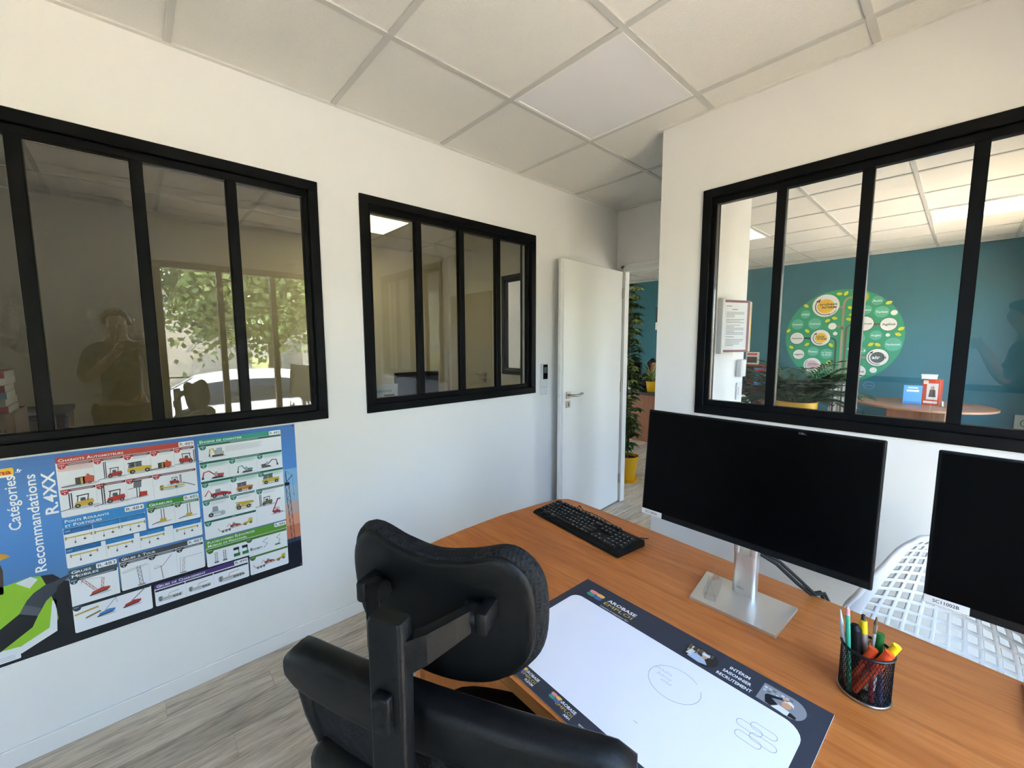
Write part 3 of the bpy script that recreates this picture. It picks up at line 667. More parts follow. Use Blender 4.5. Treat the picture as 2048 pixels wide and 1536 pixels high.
# ---------------------------------------------------------------- monitors
def monitor(label, cx, cy, ang, base_pts, sticker, z_bot, col_xy, w=0.545, h=0.322):
    """local x = along the screen (left to right for the viewer), local y = away from viewer"""
    t = thing('monitor', label, 'monitor', (cx, cy, DZ), ang)
    T = Matrix.Translation((0, 0, z_bot)) @ Matrix.Rotation(math.radians(-5.0), 4, 'X') @ Matrix.Translation((0, 0, -z_bot))
    tx, ty, tz = T.to_3x3() @ Vector((1, 0, 0)), T.to_3x3() @ Vector((0, 1, 0)), T.to_3x3() @ Vector((0, 0, 1))
    MB().rbox(-w/2, 0.0, z_bot, w/2, 0.012, z_bot+h, 0.003, 2, T).build('bezel', BPLAS, t)
    MB().rbox(-w/2+0.006, 0.012, z_bot+0.02, w/2-0.006, 0.030, z_bot+h-0.03, 0.012, 3, T).build('housing', SILVER, t)
    s = MB(); s.box(-w/2+0.005, -0.0006, z_bot+0.018, w/2-0.005, 0.001, z_bot+h-0.005, T)
    s.build('screen', SCREEN, t)
    if sticker:
        MB().box(-w/2+0.001, -0.0012, z_bot+0.002, -w/2+0.066, 0.0002, z_bot+0.018, T).build('sticker', WHITEPL, t)
        i2 = Ink(0.0001); i2.text(sticker, -w/2+0.014, z_bot+0.007, 0.0065, '#3a3a3a', 1, fit=0.038, bold=0.015)
        i2.build('sticker_print', PRINTM, t, T @ Vector((0, -0.0013, 0)), tx, tz)
    if base_pts:
        poly = base_pts
        b = MB(); b.prism(poly, 0.0, 0.003); b.prism([(x*0.995, y) for x, y in poly], 0.003, 0.0075)
        b.build('base', SILVER, t)
        c = MB(); x, y = col_xy; o = rrect(-0.030, -0.017, 0.030, 0.017, 0.012, 5)
        c.prism([(x+a, y+b_) for a, b_ in o], 0.0076, 0.125)
        c.prism([(x+a, y+b_) for a, b_ in rrect(0.012, -0.017, 0.030, 0.017, 0.007, 4)], 0.125, 0.20)
        c.prism([(x+a, y+b_) for a, b_ in rrect(-0.030, -0.017, -0.014, 0.017, 0.006, 4)], 0.125, 0.20)
        c.prism([(x+a, y+b_) for a, b_ in rrect(-0.030, -0.017, 0.030, 0.017, 0.012, 5)], 0.20, z_bot+0.16)
        c.build('column', SILVER, t, 40)
        k = MB(); k.tube([(x-0.01, y+0.02, 0.30), (x-0.004, y-0.004, 0.19), (x+0.0, y-0.006, 0.165), (x+0.012, y-0.012, 0.18), (x+0.04, y-0.01, 0.21)], 0.006, 8)
        k.tube([(x+0.01, y+0.02, 0.13), (x+0.06, y+0.05, 0.098), (x+0.10, y+0.09, 0.045), (x+0.125, y+0.125, 0.010), (x+0.14, y+0.162, 0.0065), (x+0.147, y+0.176, -0.02), (x+0.15, y+0.178, -0.25)], 0.005, 8)
        k.tube([(x+0.01, y+0.02, 0.14), (x+0.066, y+0.055, 0.105), (x+0.108, y+0.095, 0.052), (x+0.135, y+0.130, 0.011), (x+0.15, y+0.164, 0.006), (x+0.158, y+0.178, -0.02), (x+0.162, y+0.18, -0.25)], 0.0045, 8)
        k.build('cable', RUBBER, t, 60)
        i3 = Ink(0.0001); i3.text('DELL', -0.009, 0.0, 0.005, '#4a4a4c', 1, fit=0.018); i3.build('column_print', PRINTM, t, (x-0.006, y-0.0172, 0.024), (1, 0, 0), (0, 0, 1))
        i4 = Ink(0.0001); i4.text('DELL', 0, 0, 0.0045, '#8a8a8a', 1, fit=0.016); i4.build('bezel_print', PRINTM, t, T @ Vector((w/2-0.155, -0.0008, z_bot+h-0.0115)), tx, tz)
    return t
# local frame of screen 1: origin below the screen centre
a1 = -PI/2-math.radians(1.1)
mx, my = -0.850, -1.738
def to_loc(X, Y):
    d = Vector((X-mx, Y-my, 0)); ca, sa = math.cos(-a1), math.sin(-a1)
    return (d.x*ca-d.y*sa, d.x*sa+d.y*ca)
bp = [to_loc(*p) for p in ((-0.882, -1.640), (-0.884, -1.850), (-0.722, -1.858), (-0.718, -1.620))]
monitor('black monitor showing its whole dark screen, on silver stand', mx, my, a1, bp, 'SC11003A', 0.183, to_loc(-0.752, -1.738))
monitor('black monitor cut off by the right picture edge', -0.79, -2.357, -PI/2-math.radians(1.0), [(-0.12, -0.05), (0.12, -0.05), (0.12, 0.13), (-0.12, 0.13)], 'SC11002B', 0.166, (0.0, 0.06))

# clear acrylic card holder on the monitor foot
ch = thing('card_holder', 'small clear acrylic card holder on the silver monitor foot', 'card holder', (-0.812, -1.668, DZ+0.0078), math.radians(12))
A = MB(); A.box(-0.052, -0.022, 0.0, 0.043, -0.020, 0.052, Matrix.Rotation(math.radians(-14), 4, 'X')); A.build('back_plate', ACRYL, ch)
A = MB(); A.box(-0.052, 0.004, 0.0, 0.043, 0.006, 0.022, Matrix.Rotation(math.radians(-14), 4, 'X')); A.build('front_lip', ACRYL, ch)
A = MB(); A.box(-0.052, -0.022, 0.0, 0.043, 0.006, 0.0018); A.build('tray', ACRYL, ch)
for x in (-0.052, 0.0412): A = MB(); A.box(x, -0.022, 0.0, x+0.0018, 0.006, 0.020); A.build('side_plate', ACRYL, ch)

# ---------------------------------------------------------------- pen pot with its pens
PC = Vector((-0.925, -2.018, DZ)); PR, PH = 0.041, 0.098
WIRE = mat('black_wire', (0.008, 0.008, 0.009), 0.35)
pot = thing('pen_pot', 'black wire mesh pen pot on the desk in front of the second monitor', 'pen pot', PC)
mb = MB(); nseg = 60; vs, fs = [], []
def mesh_ring(mb, rows, cols, r, h):
    w = 0.00055
    for j in range(cols):
        a = 2*PI*j/cols
        for sgn in (1, -1):
            pts = []
            for i in range(9):
                t = i/8; an = a+sgn*t*0.9; pts.append((r*math.cos(an), r*math.sin(an), 0.003+t*(h-0.006)))
            mb.tube(pts, w, 3, False)
mesh_ring(mb, 20, 44, PR, PH)
for k in range(26):
    z = 0.004+k*(PH-0.008)/25; mb.tube([(PR*math.cos(2*PI*i/24), PR*math.sin(2*PI*i/24), z) for i in range(24)], 0.0005, 3, False, closed=True)
mb.build('wire_mesh', WIRE, pot)['kind'] = 'stuff'
MB().tube([(PR*math.cos(2*PI*i/32), PR*math.sin(2*PI*i/32), PH) for i in range(32)], 0.0028, 8, closed=True).build('rim', WIRE, pot, 50)
MB().tube([(PR*math.cos(2*PI*i/32), PR*math.sin(2*PI*i/32), 0.003) for i in range(32)], 0.0026, 8, closed=True).build('foot_ring', CHROME, pot, 50)
mb = MB(); mb.lathe([(PR-0.001, 0.001), (PR-0.001, 0.0022)], 32); mb.build('bottom', WIRE, pot)
def pen(name, label, cat, a, b, parts):
    """a,b: bottom and top points relative to the pot; parts: (name, t0, t1, r0, r1, material)"""
    A, B = Vector(a), Vector(b); L = (B-A).length
    q = (B-A).to_track_quat('Z', 'Y').to_euler()
    t = thing(name, label, cat, PC+A, rot=q)
    for nm, t0, t1, r0, r1, m_ in parts: MB().cyl((0, 0, t0*L), (0, 0, t1*L), r0, r1, 12).build(nm, m_, t, 40)
    return t
cm = lambda n, c, r=0.4: mat(n, c, r)
GREENP = cm('green_pencil', '#2fa486'); PINK = cm('pencil_eraser', '#d79a9a', 0.7); WOODT = cm('sharpened_wood', '#d9b58a', 0.7); LEADM = cm('pencil_lead', '#2b2b2b')
YEL = cm('yellow_marker', '#f2dc1e'); ORG = cm('orange_marker', '#f2562a'); GRN = cm('green_marker', '#156b2c'); GREYM = mat('metal_cutter', (0.5, 0.5, 0.5), 0.35, 0.8); CYEL = cm('yellow_cutter_slide', '#e0c011')
RED = cm('red_pen', '#a3263a'); CLEARP = cm('pale_pen_barrel', '#c9c9cf'); DBLUE = cm('violet_pen', '#5a466e')
# camera looks along +x; image right is -y
pen('pencil', 'turquoise pencil with pink eraser, tallest in the pen pot', 'pencil', (-0.022, 0.020, 0.004), (-0.020, 0.034, 0.178), [('body', 0.0, 0.90, 0.0042, 0.0042, GREENP), ('eraser', 0.90, 0.975, 0.0042, 0.0040, PINK), ('tip', 0.975, 1.0, 0.0036, 0.0014, PINK)])
pen('ballpoint_pen', 'thin grey ballpoint pen at the left rim of the pen pot', 'pen', (-0.010, 0.026, 0.004), (0.000, 0.047, 0.155), [('barrel', 0.0, 0.82, 0.004, 0.004, CLEARP), ('point', 0.82, 1.0, 0.004, 0.001, CLEARP)])
pen('stapler', 'slim black stapler standing in the pen pot beside the pencil', 'stapler', (-0.004, 0.010, 0.006), (-0.004, 0.022, 0.138), [('arm', 0.0, 0.93, 0.010, 0.011, BPLAS), ('head', 0.93, 1.0, 0.011, 0.006, BPLAS)])
pen('cutter_knife', 'grey cutter knife with yellow end in the pen pot', 'cutter', (0.004, 0.000, 0.006), (0.012, 0.012, 0.156), [('handle', 0.0, 0.76, 0.0062, 0.0068, GREYM), ('yellow_sleeve', 0.76, 0.93, 0.0072, 0.0064, CYEL), ('blade_tip', 0.93, 1.0, 0.0036, 0.0034, LEADM)])
pen('paint_brush', 'slim silver paint brush with brown bristles in the pen pot', 'brush', (0.010, -0.006, 0.004), (0.014, -0.008, 0.160), [('handle', 0.0, 0.78, 0.0026, 0.0032, WHITEPL), ('ferrule', 0.78, 0.90, 0.0034, 0.0036, CHROME), ('bristles', 0.90, 1.0, 0.0036, 0.0012, cm('brown_bristle', '#6b5540', 0.9))])
pen('green_marker', 'green capped felt pen standing in the pen pot', 'felt pen', (0.014, -0.010, 0.004), (0.016, -0.016, 0.128), [('barrel', 0.0, 0.6, 0.0055, 0.006, WHITEPL), ('cap', 0.6, 1.0, 0.0078, 0.0070, GRN)])
pen('highlighter', 'orange highlighter with bright cap, leaning lowest in the pot', 'highlighter', (-0.016, 0.022, 0.012), (-0.006, -0.010, 0.104), [('barrel', 0.0, 0.55, 0.006, 0.007, ORG), ('cap', 0.55, 1.0, 0.0085, 0.0078, ORG)])
pen('highlighter', 'orange highlighter leaning right across the pot rim', 'highlighter', (-0.026, 0.012, 0.012), (-0.012, -0.034, 0.112), [('barrel', 0.0, 0.55, 0.006, 0.007, ORG), ('cap', 0.55, 1.0, 0.0088, 0.0080, ORG)])
pen('highlighter', 'yellow highlighter leaning furthest right in the pen pot', 'highlighter', (0.000, 0.006, 0.010), (0.006, -0.042, 0.122), [('barrel', 0.0, 0.6, 0.006, 0.007, YEL), ('cap', 0.6, 1.0, 0.0082, 0.0072, YEL)])
pen('red_pen', 'dark red pen standing low inside the wire pen pot', 'pen', (-0.024, -0.014, 0.004), (-0.020, -0.008, 0.084), [('barrel', 0.0, 1.0, 0.0042, 0.0040, RED)])
pen('violet_pen', 'violet pen low inside the wire pen pot, right side', 'pen', (-0.014, -0.026, 0.004), (-0.010, -0.020, 0.088), [('barrel', 0.0, 1.0, 0.0042, 0.0040, DBLUE)])

# ---------------------------------------------------------------- office chair
CH_YAW = 0.46
chair = thing('office_chair', 'black swivel office chair with headrest, seen from behind', 'office chair', (-1.511, -1.532, 0), CH_YAW-PI/2)
# local: x right, y forward, z up
def pad_mesh(outl, yfun, thick, rings=7, edge=0.35):
    """closed cushion: outl = list of (x,z) around centre (cx,cz); yfun(x,z) = mid surface"""
    cx = sum(p[0] for p in outl)/len(outl); cz = sum(p[1] for p in outl)/len(outl); n = len(outl)
    mb = MB(); vs, fs = [], []
    prof = []
    for i in range(rings+1):                       # front centre -> rim
        r = 1-(1-i/rings)**1.6 if i else 0
        prof.append((i/rings, 1))
    seq = [(r, math.sqrt(max(0, 1-max(0, (r-(1-edge))/edge)**2))) for r in [0.0001, .25, .5, 1-edge, 1-edge*.6, 1-edge*.3, 1-edge*.1, 1.0]]
    full = [(r, h) for r, h in seq]+[(r, -h) for r, h in reversed(seq[:-1])]
    for r, h in full:
        for x, z in outl:
            px, pz = cx+(x-cx)*r, cz+(z-cz)*r
            vs.append((px, yfun(px, pz)+h*thick/2, pz))
    k = len(full)
    for i in range(k-1):
        for j in range(n): fs.append((i*n+j, i*n+(j+1) % n, (i+1)*n+(j+1) % n, (i+1)*n+j))
    fs.append(tuple(range(n))); fs.append(tuple(range((k-1)*n, k*n))[::-1])
    mb.add(vs, fs); return mb
def smooth_loop(pts, n=6):
    out = []; k = len(pts)
    for i in range(k):
        p0, p1, p2, p3 = [Vector(pts[(i+d) % k]) for d in (-1, 0, 1, 2)]
        for j in range(n):
            t = j/n
            q = 0.5*((2*p1)+(-p0+p2)*t+(2*p0-5*p1+4*p2-p3)*t*t+(-p0+3*p1-3*p2+p3)*t**3); out.append((q.x, q.y))
    return out
HZ = 1.060
hl = smooth_loop([(-0.163, 0.020), (-0.155, 0.082), (-0.118, 0.116), (-0.06, 0.104), (0, 0.095), (0.06, 0.104), (0.118, 0.116), (0.155, 0.082), (0.163, 0.020), (0.150, -0.045), (0.105, -0.090), (0.04, -0.109), (-0.04, -0.109), (-0.105, -0.090), (-0.150, -0.045)], 5)
hy = lambda x, z: -0.180+0.7*x*x-0.10*(z-HZ)
pad_mesh([(x, z+HZ) for x, z in hl], lambda x, z: hy(x, z)+0.012, 0.036, edge=0.14).build('headrest_pad', BMESHF, chair, 60)
pad_mesh([(x*0.93, z*0.93+HZ) for x, z in hl], lambda x, z: hy(x, z)-0.006, 0.016, edge=0.10).build('headrest_shell', BPLAS, chair, 60)
post = MB(); o = rrect(-0.0255, -0.013, 0.0255, 0.013, 0.006, 4)
for z0, z1, dy in ((0.55, 1.122, 0.0),):
    vs = [(x, y-0.285, z0) for x, y in o]+[(x, y-0.285, z1-0.006) for x, y in o]+[(x*0.9, y*0.88-0.285, z1) for x, y in o]; n = len(o)
    fs = [tuple(range(n))[::-1], tuple(range(2*n, 3*n))]+[(k*n+i, k*n+(i+1) % n, (k+1)*n+(i+1) % n, (k+1)*n+i) for k in (0, 1) for i in range(n)]
    post.add(vs, fs)
pst = post.build('headrest_post', BPLAS, chair, 28)
bt = MB(); bt.rbox(-0.013, -0.311, 0.985, 0.013, -0.296, 1.035, 0.005, 3); bt.build('release_button', BPLAS, pst, 45)
for s in (-1, 1):
    arm = MB()
    pts = [(s*0.018, -0.285, 1.076), (s*0.040, -0.268, 1.082), (s*0.064, -0.240, 1.092), (s*0.076, -0.222, 1.096)]
    hh = [0.022, 0.020, 0.017, 0.015]; tt = [0.009, 0.008, 0.0075, 0.0075]
    vs, fs = [], []
    for (x, y, z), h_, t_ in zip(pts, hh, tt):
        d = Vector((s*0.75, 0.66, 0)).normalized(); nrm = Vector((d.y, -d.x, 0))
        for a, b in ((-1, -1), (1, -1), (1, 1), (-1, 1)):
            q = Vector((x, y, z))+nrm*t_*a+Vector((0, 0, h_*b)); vs.append(tuple(q))
    for i in range(len(pts)-1):
        for j in range(4): fs.append((i*4+j, i*4+(j+1) % 4, (i+1)*4+(j+1) % 4, (i+1)*4+j))
    fs += [(0, 1, 2, 3), (12, 13, 14, 15)]
    arm.add(vs, fs); arm.build('headrest_arm', BPLAS, pst)
    kn = MB(); kn.cyl((s*0.066, -0.216, 1.096), (s*0.086, -0.212, 1.096), 0.016, n=18); kn.rbox(s*0.094-0.009, -0.230, 1.080, s*0.094+0.009, -0.176, 1.112, 0.005, 2); kn.cyl((s*0.076, -0.216, 1.096), (s*0.080, -0.165, 1.078), 0.010, n=12)
    kn.build('headrest_pivot', BPLAS, pst, 40)
# backrest: upper rail, mesh field and side rails, lumbar piece
def by(x, z): return -0.222+0.45*x*x-0.06*(z-0.95)-0.25*max(0, 0.80-z)*(-1)
def band(xf, z0f, z1f, thick, n=24, nz=6, round_=True):
    mb = MB(); vs, fs = [], []
    ring = []
    for i in range(n+1):
        u = -1+2*i/n
        prof = []
        for j in range(nz+1):
            a = PI*j/nz; prof.append((math.cos(a), math.sin(a)))
        zt, zb = z1f(u), z0f(u); zc, hz = (zt+zb)/2, (zt-zb)/2
        m_ = 16
        for j in range(m_):
            a = 2*PI*j/m_; ca, sa = math.cos(a), math.sin(a)
            sg = lambda v, p: math.copysign(abs(v)**p, v)
            z = zc+hz*sg(sa, 0.55); x = xf(u, z)
            vs.append((x, by(x, z)+thick/2*sg(ca, 0.6), z))
    m_ = 16
    for i in range(n):
        for j in range(m_): fs.append((i*m_+j, i*m_+(j+1) % m_, (i+1)*m_+(j+1) % m_, (i+1)*m_+j))
    fs += [tuple(range(m_)), tuple(range(n*m_, (n+1)*m_))]
    mb.add(vs, fs); return mb
endr = lambda u: 0.02*max(0, (abs(u)-0.88)/0.12)**2
band(lambda u, z: u*0.285, lambda u: 0.885+endr(u)*0.8-0.02*u*u, lambda u: 0.974-endr(u)-0.026*u*u, 0.052).build('back_top_rail', BPLAS, chair, 60)
band(lambda u, z: u*(0.215+0.20*(z-0.70)), lambda u: 0.655, lambda u: 0.892, 0.018).build('back_mesh', BMESHF, chair, 60)
band(lambda u, z: u*0.228, lambda u: 0.60+endr(u), lambda u: 0.800-endr(u), 0.085).build('lumbar_support', BPLAS, chair, 60)
for s in (-1, 1):
    sr = MB(); sr.tube([(s*(0.262), by(0.262, 0.9), 0.90), (s*0.238, by(0.238, .83), 0.83), (s*0.214, by(0.214, .75), 0.75), (s*0.200, by(0.2, .66), 0.66), (s*0.13, by(0.13, .58)-0.01, 0.58), (0, -0.25, 0.55)], [0.018, 0.017, 0.017, 0.018, 0.02, 0.022], 10)
    sr.build('back_side_rail', BPLAS, chair, 60)
lv = MB(); lv.tube([(0.045, -0.27, 0.80), (0.050, -0.275, 0.90)], 0.0035, 8); lv.build('tilt_rod', CHROME, chair, 50)
seat_o = smooth_loop([(-0.24, -0.20), (-0.255, 0.05), (-0.23, 0.24), (-0.1, 0.295), (0.1, 0.295), (0.23, 0.24), (0.255, 0.05), (0.24, -0.20), (0.12, -0.235), (-0.12, -0.235)], 4)
sm = MB(); vs, fs = [], []; n = len(seat_o)
for k, z in ((0.90, 0.430), (0.98, 0.442), (1.0, 0.475), (0.97, 0.505), (0.85, 0.52), (0.5, 0.512), (0.01, 0.508)): vs += [(x*k, y*k, z) for x, y in seat_o]
for i in range(6): fs += [(i*n+j, i*n+(j+1) % n, (i+1)*n+(j+1) % n, (i+1)*n+j) for j in range(n)]
fs += [tuple(range(n))[::-1], tuple(range(6*n, 7*n))]
sm.add(vs, fs); sm.build('seat', BFAB, chair, 60)
sp = MB(); sp.tube([(0, -0.28, 0.56), (0, -0.26, 0.47), (0, -0.16, 0.41), (0, 0.0, 0.405)], [0.032, 0.032, 0.03, 0.05], 12); sp.build('back_spine', BPLAS, chair, 50)
mech = MB(); mech.rbox(-0.10, -0.13, 0.375, 0.10, 0.13, 0.428, 0.01, 2); mech.build('tilt_mechanism', BPLAS, chair)
gl_ = MB(); gl_.cyl((0, 0, 0.20), (0, 0, 0.38), 0.014, n=14); gl_.cyl((0, 0, 0.07), (0, 0, 0.24), 0.026, n=16); gl_.build('gas_lift', BPLAS, chair, 40)
for k in range(5):
    a = 2*PI*k/5+0.3; ca, sa = math.cos(a), math.sin(a)
    lg = MB(); lg.tube([(ca*0.02, sa*0.02, 0.10), (ca*0.15, sa*0.15, 0.095), (ca*0.30, sa*0.30, 0.070)], [0.026, 0.022, 0.016], 10)
    leg = lg.build('base_arm', BPLAS, chair, 50)
    for s in (-1, 1):
        cx, cy = ca*0.30-sa*s*0.014, sa*0.30+ca*s*0.014
        w_ = MB(); w_.cyl((cx+sa*0.009, cy-ca*0.009, 0.027), (cx-sa*0.009, cy+ca*0.009, 0.027), 0.027, n=18); w_.build('castor', RUBBER, leg, 40)
for s in (-1, 1):
    ar = MB(); ar.tube([(s*0.20, 0.0, 0.42), (s*0.285, 0.0, 0.43), (s*0.295, 0.0, 0.48), (s*0.295, 0.0, 0.67)], 0.018, 10); ar.build('armrest_stem', BPLAS, chair, 50)
    ar = MB(); ar.rbox(s*0.295-0.04, -0.10, 0.67, s*0.295+0.04, 0.14, 0.70, 0.012, 3); ar.build('armrest_pad', BPLAS, chair, 45)

# ---------------------------------------------------------------- white visitor chair behind the desk
def shell_chair(label, loc, rotz, group=None):
    t = thing('visitor_chair', label, 'chair', loc, rotz)
    # local: faces -y (front), x right; profile in (y,z)
    prof = [(-0.23, 0.425), (-0.20, 0.445), (-0.05, 0.435), (0.10, 0.430), (0.17, 0.455), (0.215, 0.53), (0.24, 0.62), (0.262, 0.70), (0.276, 0.765), (0.285, 0.805)]
    hw = [0.215, 0.228, 0.235, 0.235, 0.238, 0.222, 0.185, 0.145, 0.108, 0.065]
    def cr(arr, t):
        k = len(arr)-1; i = min(int(t*k), k-1); f = t*k-i
        p = [arr[max(0, i-1)], arr[i], arr[i+1], arr[min(k, i+2)]]
        g = lambda a, b, c, d: 0.5*((2*b)+(-a+c)*f+(2*a-5*b+4*c-d)*f*f+(-a+3*b-3*c+d)*f**3)
        return g(*p) if not isinstance(p[0], tuple) else (g(*[q[0] for q in p]), g(*[q[1] for q in p]))
    NU, NV = 13, 24
    def P(u, v):
        y, z = cr(prof, v); w = cr(hw, v)
        back = max(0, min(1, (v-0.38)/0.25)); x = u*w
        y -= 0.10*u*u*back*(1-0.5*max(0, (v-0.8)/0.2)); z += 0.045*u**4*(1-back)
        return Vector((x, y, z))
    bm = bmesh.new(); grid = [[bm.verts.new(P(-1+2*i/NU, j/NV)) for i in range(NU+1)] for j in range(NV+1)]
    for j in range(NV):
        for i in range(NU):
            q = [grid[j][i], grid[j][i+1], grid[j+1][i+1], grid[j+1][i]]
            if 1 <= i < NU-1 and 2 <= j < NV-1:
                c = sum((v.co for v in q), Vector())/4
                inn = [bm.verts.new(c+(v.co-c)*0.68) for v in q]
                for k in range(4): bm.faces.new((q[k], q[(k+1) % 4], inn[(k+1) % 4], inn[k]))
            else: bm.faces.new(q)
    me = bpy.data.meshes.new('shell'); bm.to_mesh(me); bm.free()
    o = link('shell', me, WHITEPL, t, 40)
    sd_ = o.modifiers.new('thickness', 'SOLIDIFY'); sd_.thickness = 0.007; sd_.offset = 0
    rim = [P(-1, j/NV) for j in range(NV+1)]+[P(-1+2*i/NU, 1) for i in range(1, NU)]+[P(1, 1-j/NV) for j in range(NV+1)]+[P(1-2*i/NU, 0) for i in range(1, NU)]
    MB().tube(rim, 0.009, 8, closed=True).build('rim', WHITEPL, t, 60)
    for sx in (-1, 1):
        for sy, yy in ((-1, -0.20), (1, 0.19)):
            MB().tube([(sx*0.16, yy*0.6, 0.425), (sx*0.225, yy*1.12, 0.0)], [0.013, 0.011], 10).build('leg', WHITEPL, t, 50)
    return t
shell_chair('white perforated plastic chair behind the desk, by the right wall', (-0.34, -2.12, 0), -PI/2)

# ---------------------------------------------------------------- wall thermostat
th = thing('wall_controller', 'white wall controller with black display beside the door', 'controller', (0.262, 0, 1.175))
MB().rbox(-0.036, -0.020, -0.115, 0.030, 0.0, 0.0, 0.004, 2).build('holder', WHITEPL, th)
MB().rbox(-0.030, -0.026, -0.06, 0.028, -0.004, 0.115, 0.004, 2).build('remote_body', WHITEPL, th)
MB().rbox(-0.024, -0.0275, 0.0, 0.023, -0.025, 0.108, 0.003, 2).build('display', SCREEN, th)
MB().box(-0.018, -0.0282, 0.045, 0.016, -0.0272, 0.088).build('display_window', mat('lcd_grey', (0.10, 0.11, 0.12), 0.3), th)

# ================================================================ the poster on the left wall
poster = thing('poster', 'large blue poster of lifting and construction machine categories', 'poster', (0, -0.0005, 0))
PX0, PX1, PZ0, PZ1 = -2.44, -1.4405, 0.369, 1.0725
MB().box(PX0, -0.0012, PZ0, PX1, 0.0, PZ1).build('sheet', WHITEPL, poster)
for x, z in ((PX1-0.008, PZ1-0.010), (PX1-0.006, PZ0+0.010)):
    MB().cyl((x, -0.0045, z), (x, -0.001, z), 0.0035, n=10).build('pin', CHROME if z < 0.5 else RUBBER, poster)
ik = Ink(0.00010)
# background: evening sky printed from blue to orange above a dark ground
bands = [(1.0725, '#3f74b8'), (0.96, '#4a86cb'), (0.84, '#4a8ad2'), (0.72, '#4681c4'), (0.64, '#4d7fb2'), (0.58, '#5b7f9f'), (0.52, '#3a4a58')]
for i in range(len(bands)-1):
    z1, c1 = bands[i]; z0, c2 = bands[i+1]; a, b = hx(c1), hx(c2)
    for k in range(6):
        t = k/6; ik.rect(PX0, z1+(z0-z1)*(k+1)/6, PX1, z1+(z0-z1)*k/6, tuple(a[q]+(b[q]-a[q])*t for q in range(3)), 1)
ik.rect(PX0, PZ0, PX1, 0.52, '#14171f', 1)
for i, (z1, z0, c1) in enumerate(((0.86, 0.78, '#7fb0dc'), (0.78, 0.70, '#94b4d0'), (0.70, 0.64, '#c0a8a4'), (0.64, 0.585, '#dc9a80'), (0.585, 0.52, '#c87a5e'), (0.52, 0.50, '#31465e'))):
    ik.rect(-1.50, z0, PX1, z1, c1, 2)
ik.rect(-1.50, PZ0, PX1, 0.50, '#151b2a', 2)
ik.poly([(-2.225, 0.60), (-2.16, 0.575), (-2.10, 0.55), (-2.05, 0.40), (PX0, 0.37), (PX0, 0.52)], '#15171c', 2)
# tower crane silhouette at the right edge
BLK = '#1c2030'
for dx in (-0.007, 0.007): ik.line([(-1.472+dx, 0.50), (-1.486+dx, 0.79)], 0.0022, BLK, 3)
for k in range(16):
    t0, t1 = k/16, (k+1)/16; s = 1 if k % 2 else -1
    ik.line([(-1.472-0.014*t0+0.007*s, 0.50+0.29*t0), (-1.472-0.014*t1-0.007*s, 0.50+0.29*t1)], 0.0014, BLK, 3)
ik.rect(-1.497, 0.782, -1.476, 0.797, BLK, 3); ik.line([(-1.488, 0.79), (-1.490, 0.852)], 0.003, BLK, 3); ik.line([(-1.492, 0.795), (-1.462, 0.828)], 0.003, BLK, 3)
ik.line([(-1.489, 0.852), (-1.462, 0.828)], 0.001, BLK, 3); ik.line([(-1.489, 0.852), (-1.497, 0.79)], 0.001, BLK, 3); ik.line([(-1.462, 0.828), (-1.460, 0.735)], 0.0008, BLK, 3); ik.ell(-1.460, 0.733, 0.002, 0.003, BLK, 3, 8)
# headline running upwards
ik.text('Catégories', -2.296, 0.828, 0.026, '#f3f5f7', 3, fit=0.186, rot=PI/2, bold=0.012)
ik.text('Recommandations', -2.252, 0.664, 0.026, '#f3f5f7', 3, fit=0.346, rot=PI/2, bold=0.012)
ik.text('R.4XX', -2.2085, 0.860, 0.030, '#f3f5f7', 3, fit=0.150, rot=PI/2, bold=0.02)
ik.rr(-2.395, 1.016, -2.297, 1.042, 0.005, '#f2c11a', 3); ik.rect(-2.395, 1.012, -2.299, 1.019, '#f4f0e6', 4)
ik.text('na', -2.330, 1.0215, 0.015, '#c3342a', 5, fit=0.028, bold=0.03); ik.text('.fr', -2.294, 1.0225, 0.012, '#ffffff', 4, bold=0.02)
# worker at the lower left: helmet, face, hi-vis vest and a gloved hand pointing right
ik.poly([(-2.44, 0.775), (-2.37, 0.770), (-2.335, 0.752), (-2.328, 0.742), (-2.36, 0.733), (-2.44, 0.73)], '#d39a2c', 3)
ik.poly([(-2.44, 0.733), (-2.353, 0.733), (-2.347, 0.70), (-2.349, 0.66), (-2.352, 0.62), (-2.44, 0.60)], '#4a3a36', 3)
ik.poly([(-2.44, 0.645), (-2.348, 0.645), (-2.29, 0.655), (-2.268, 0.648), (-2.245, 0.585), (-2.23, 0.50), (-2.258, 0.435), (-2.44, 0.40)], '#8fc12f', 3)
ik.poly([(-2.325, 0.645), (-2.29, 0.655), (-2.275, 0.64), (-2.295, 0.615)], '#d5dcdd', 4); ik.poly([(-2.44, 0.43), (-2.33, 0.42), (-2.262, 0.455), (-2.248, 0.55), (-2.238, 0.55), (-2.245, 0.435), (-2.33, 0.395), (-2.44, 0.39)], '#dfe4e6', 4)
ik.poly([(-2.268, 0.65), (-2.24, 0.645), (-2.215, 0.612), (-2.15, 0.57), (-2.13, 0.50), (-2.14, 0.42), (-2.235, 0.42), (-2.242, 0.53), (-2.255, 0.60)], '#191a1f', 4)
ik.poly([(-2.44, 0.46), (-2.37, 0.50), (-2.325, 0.535), (-2.285, 0.51), (-2.30, 0.475), (-2.40, 0.405), (-2.44, 0.40)], '#14161b', 5)
ik.poly([(-2.325, 0.535), (-2.305, 0.575), (-2.288, 0.595), (-2.262, 0.612), (-2.236, 0.618), (-2.203, 0.630), (-2.198, 0.622), (-2.232, 0.598), (-2.236, 0.58), (-2.262, 0.555), (-2.285, 0.51)], '#3c414b', 6)
ik.poly([(-2.325, 0.535), (-2.312, 0.562), (-2.275, 0.535), (-2.285, 0.51)], '#565b66', 7)
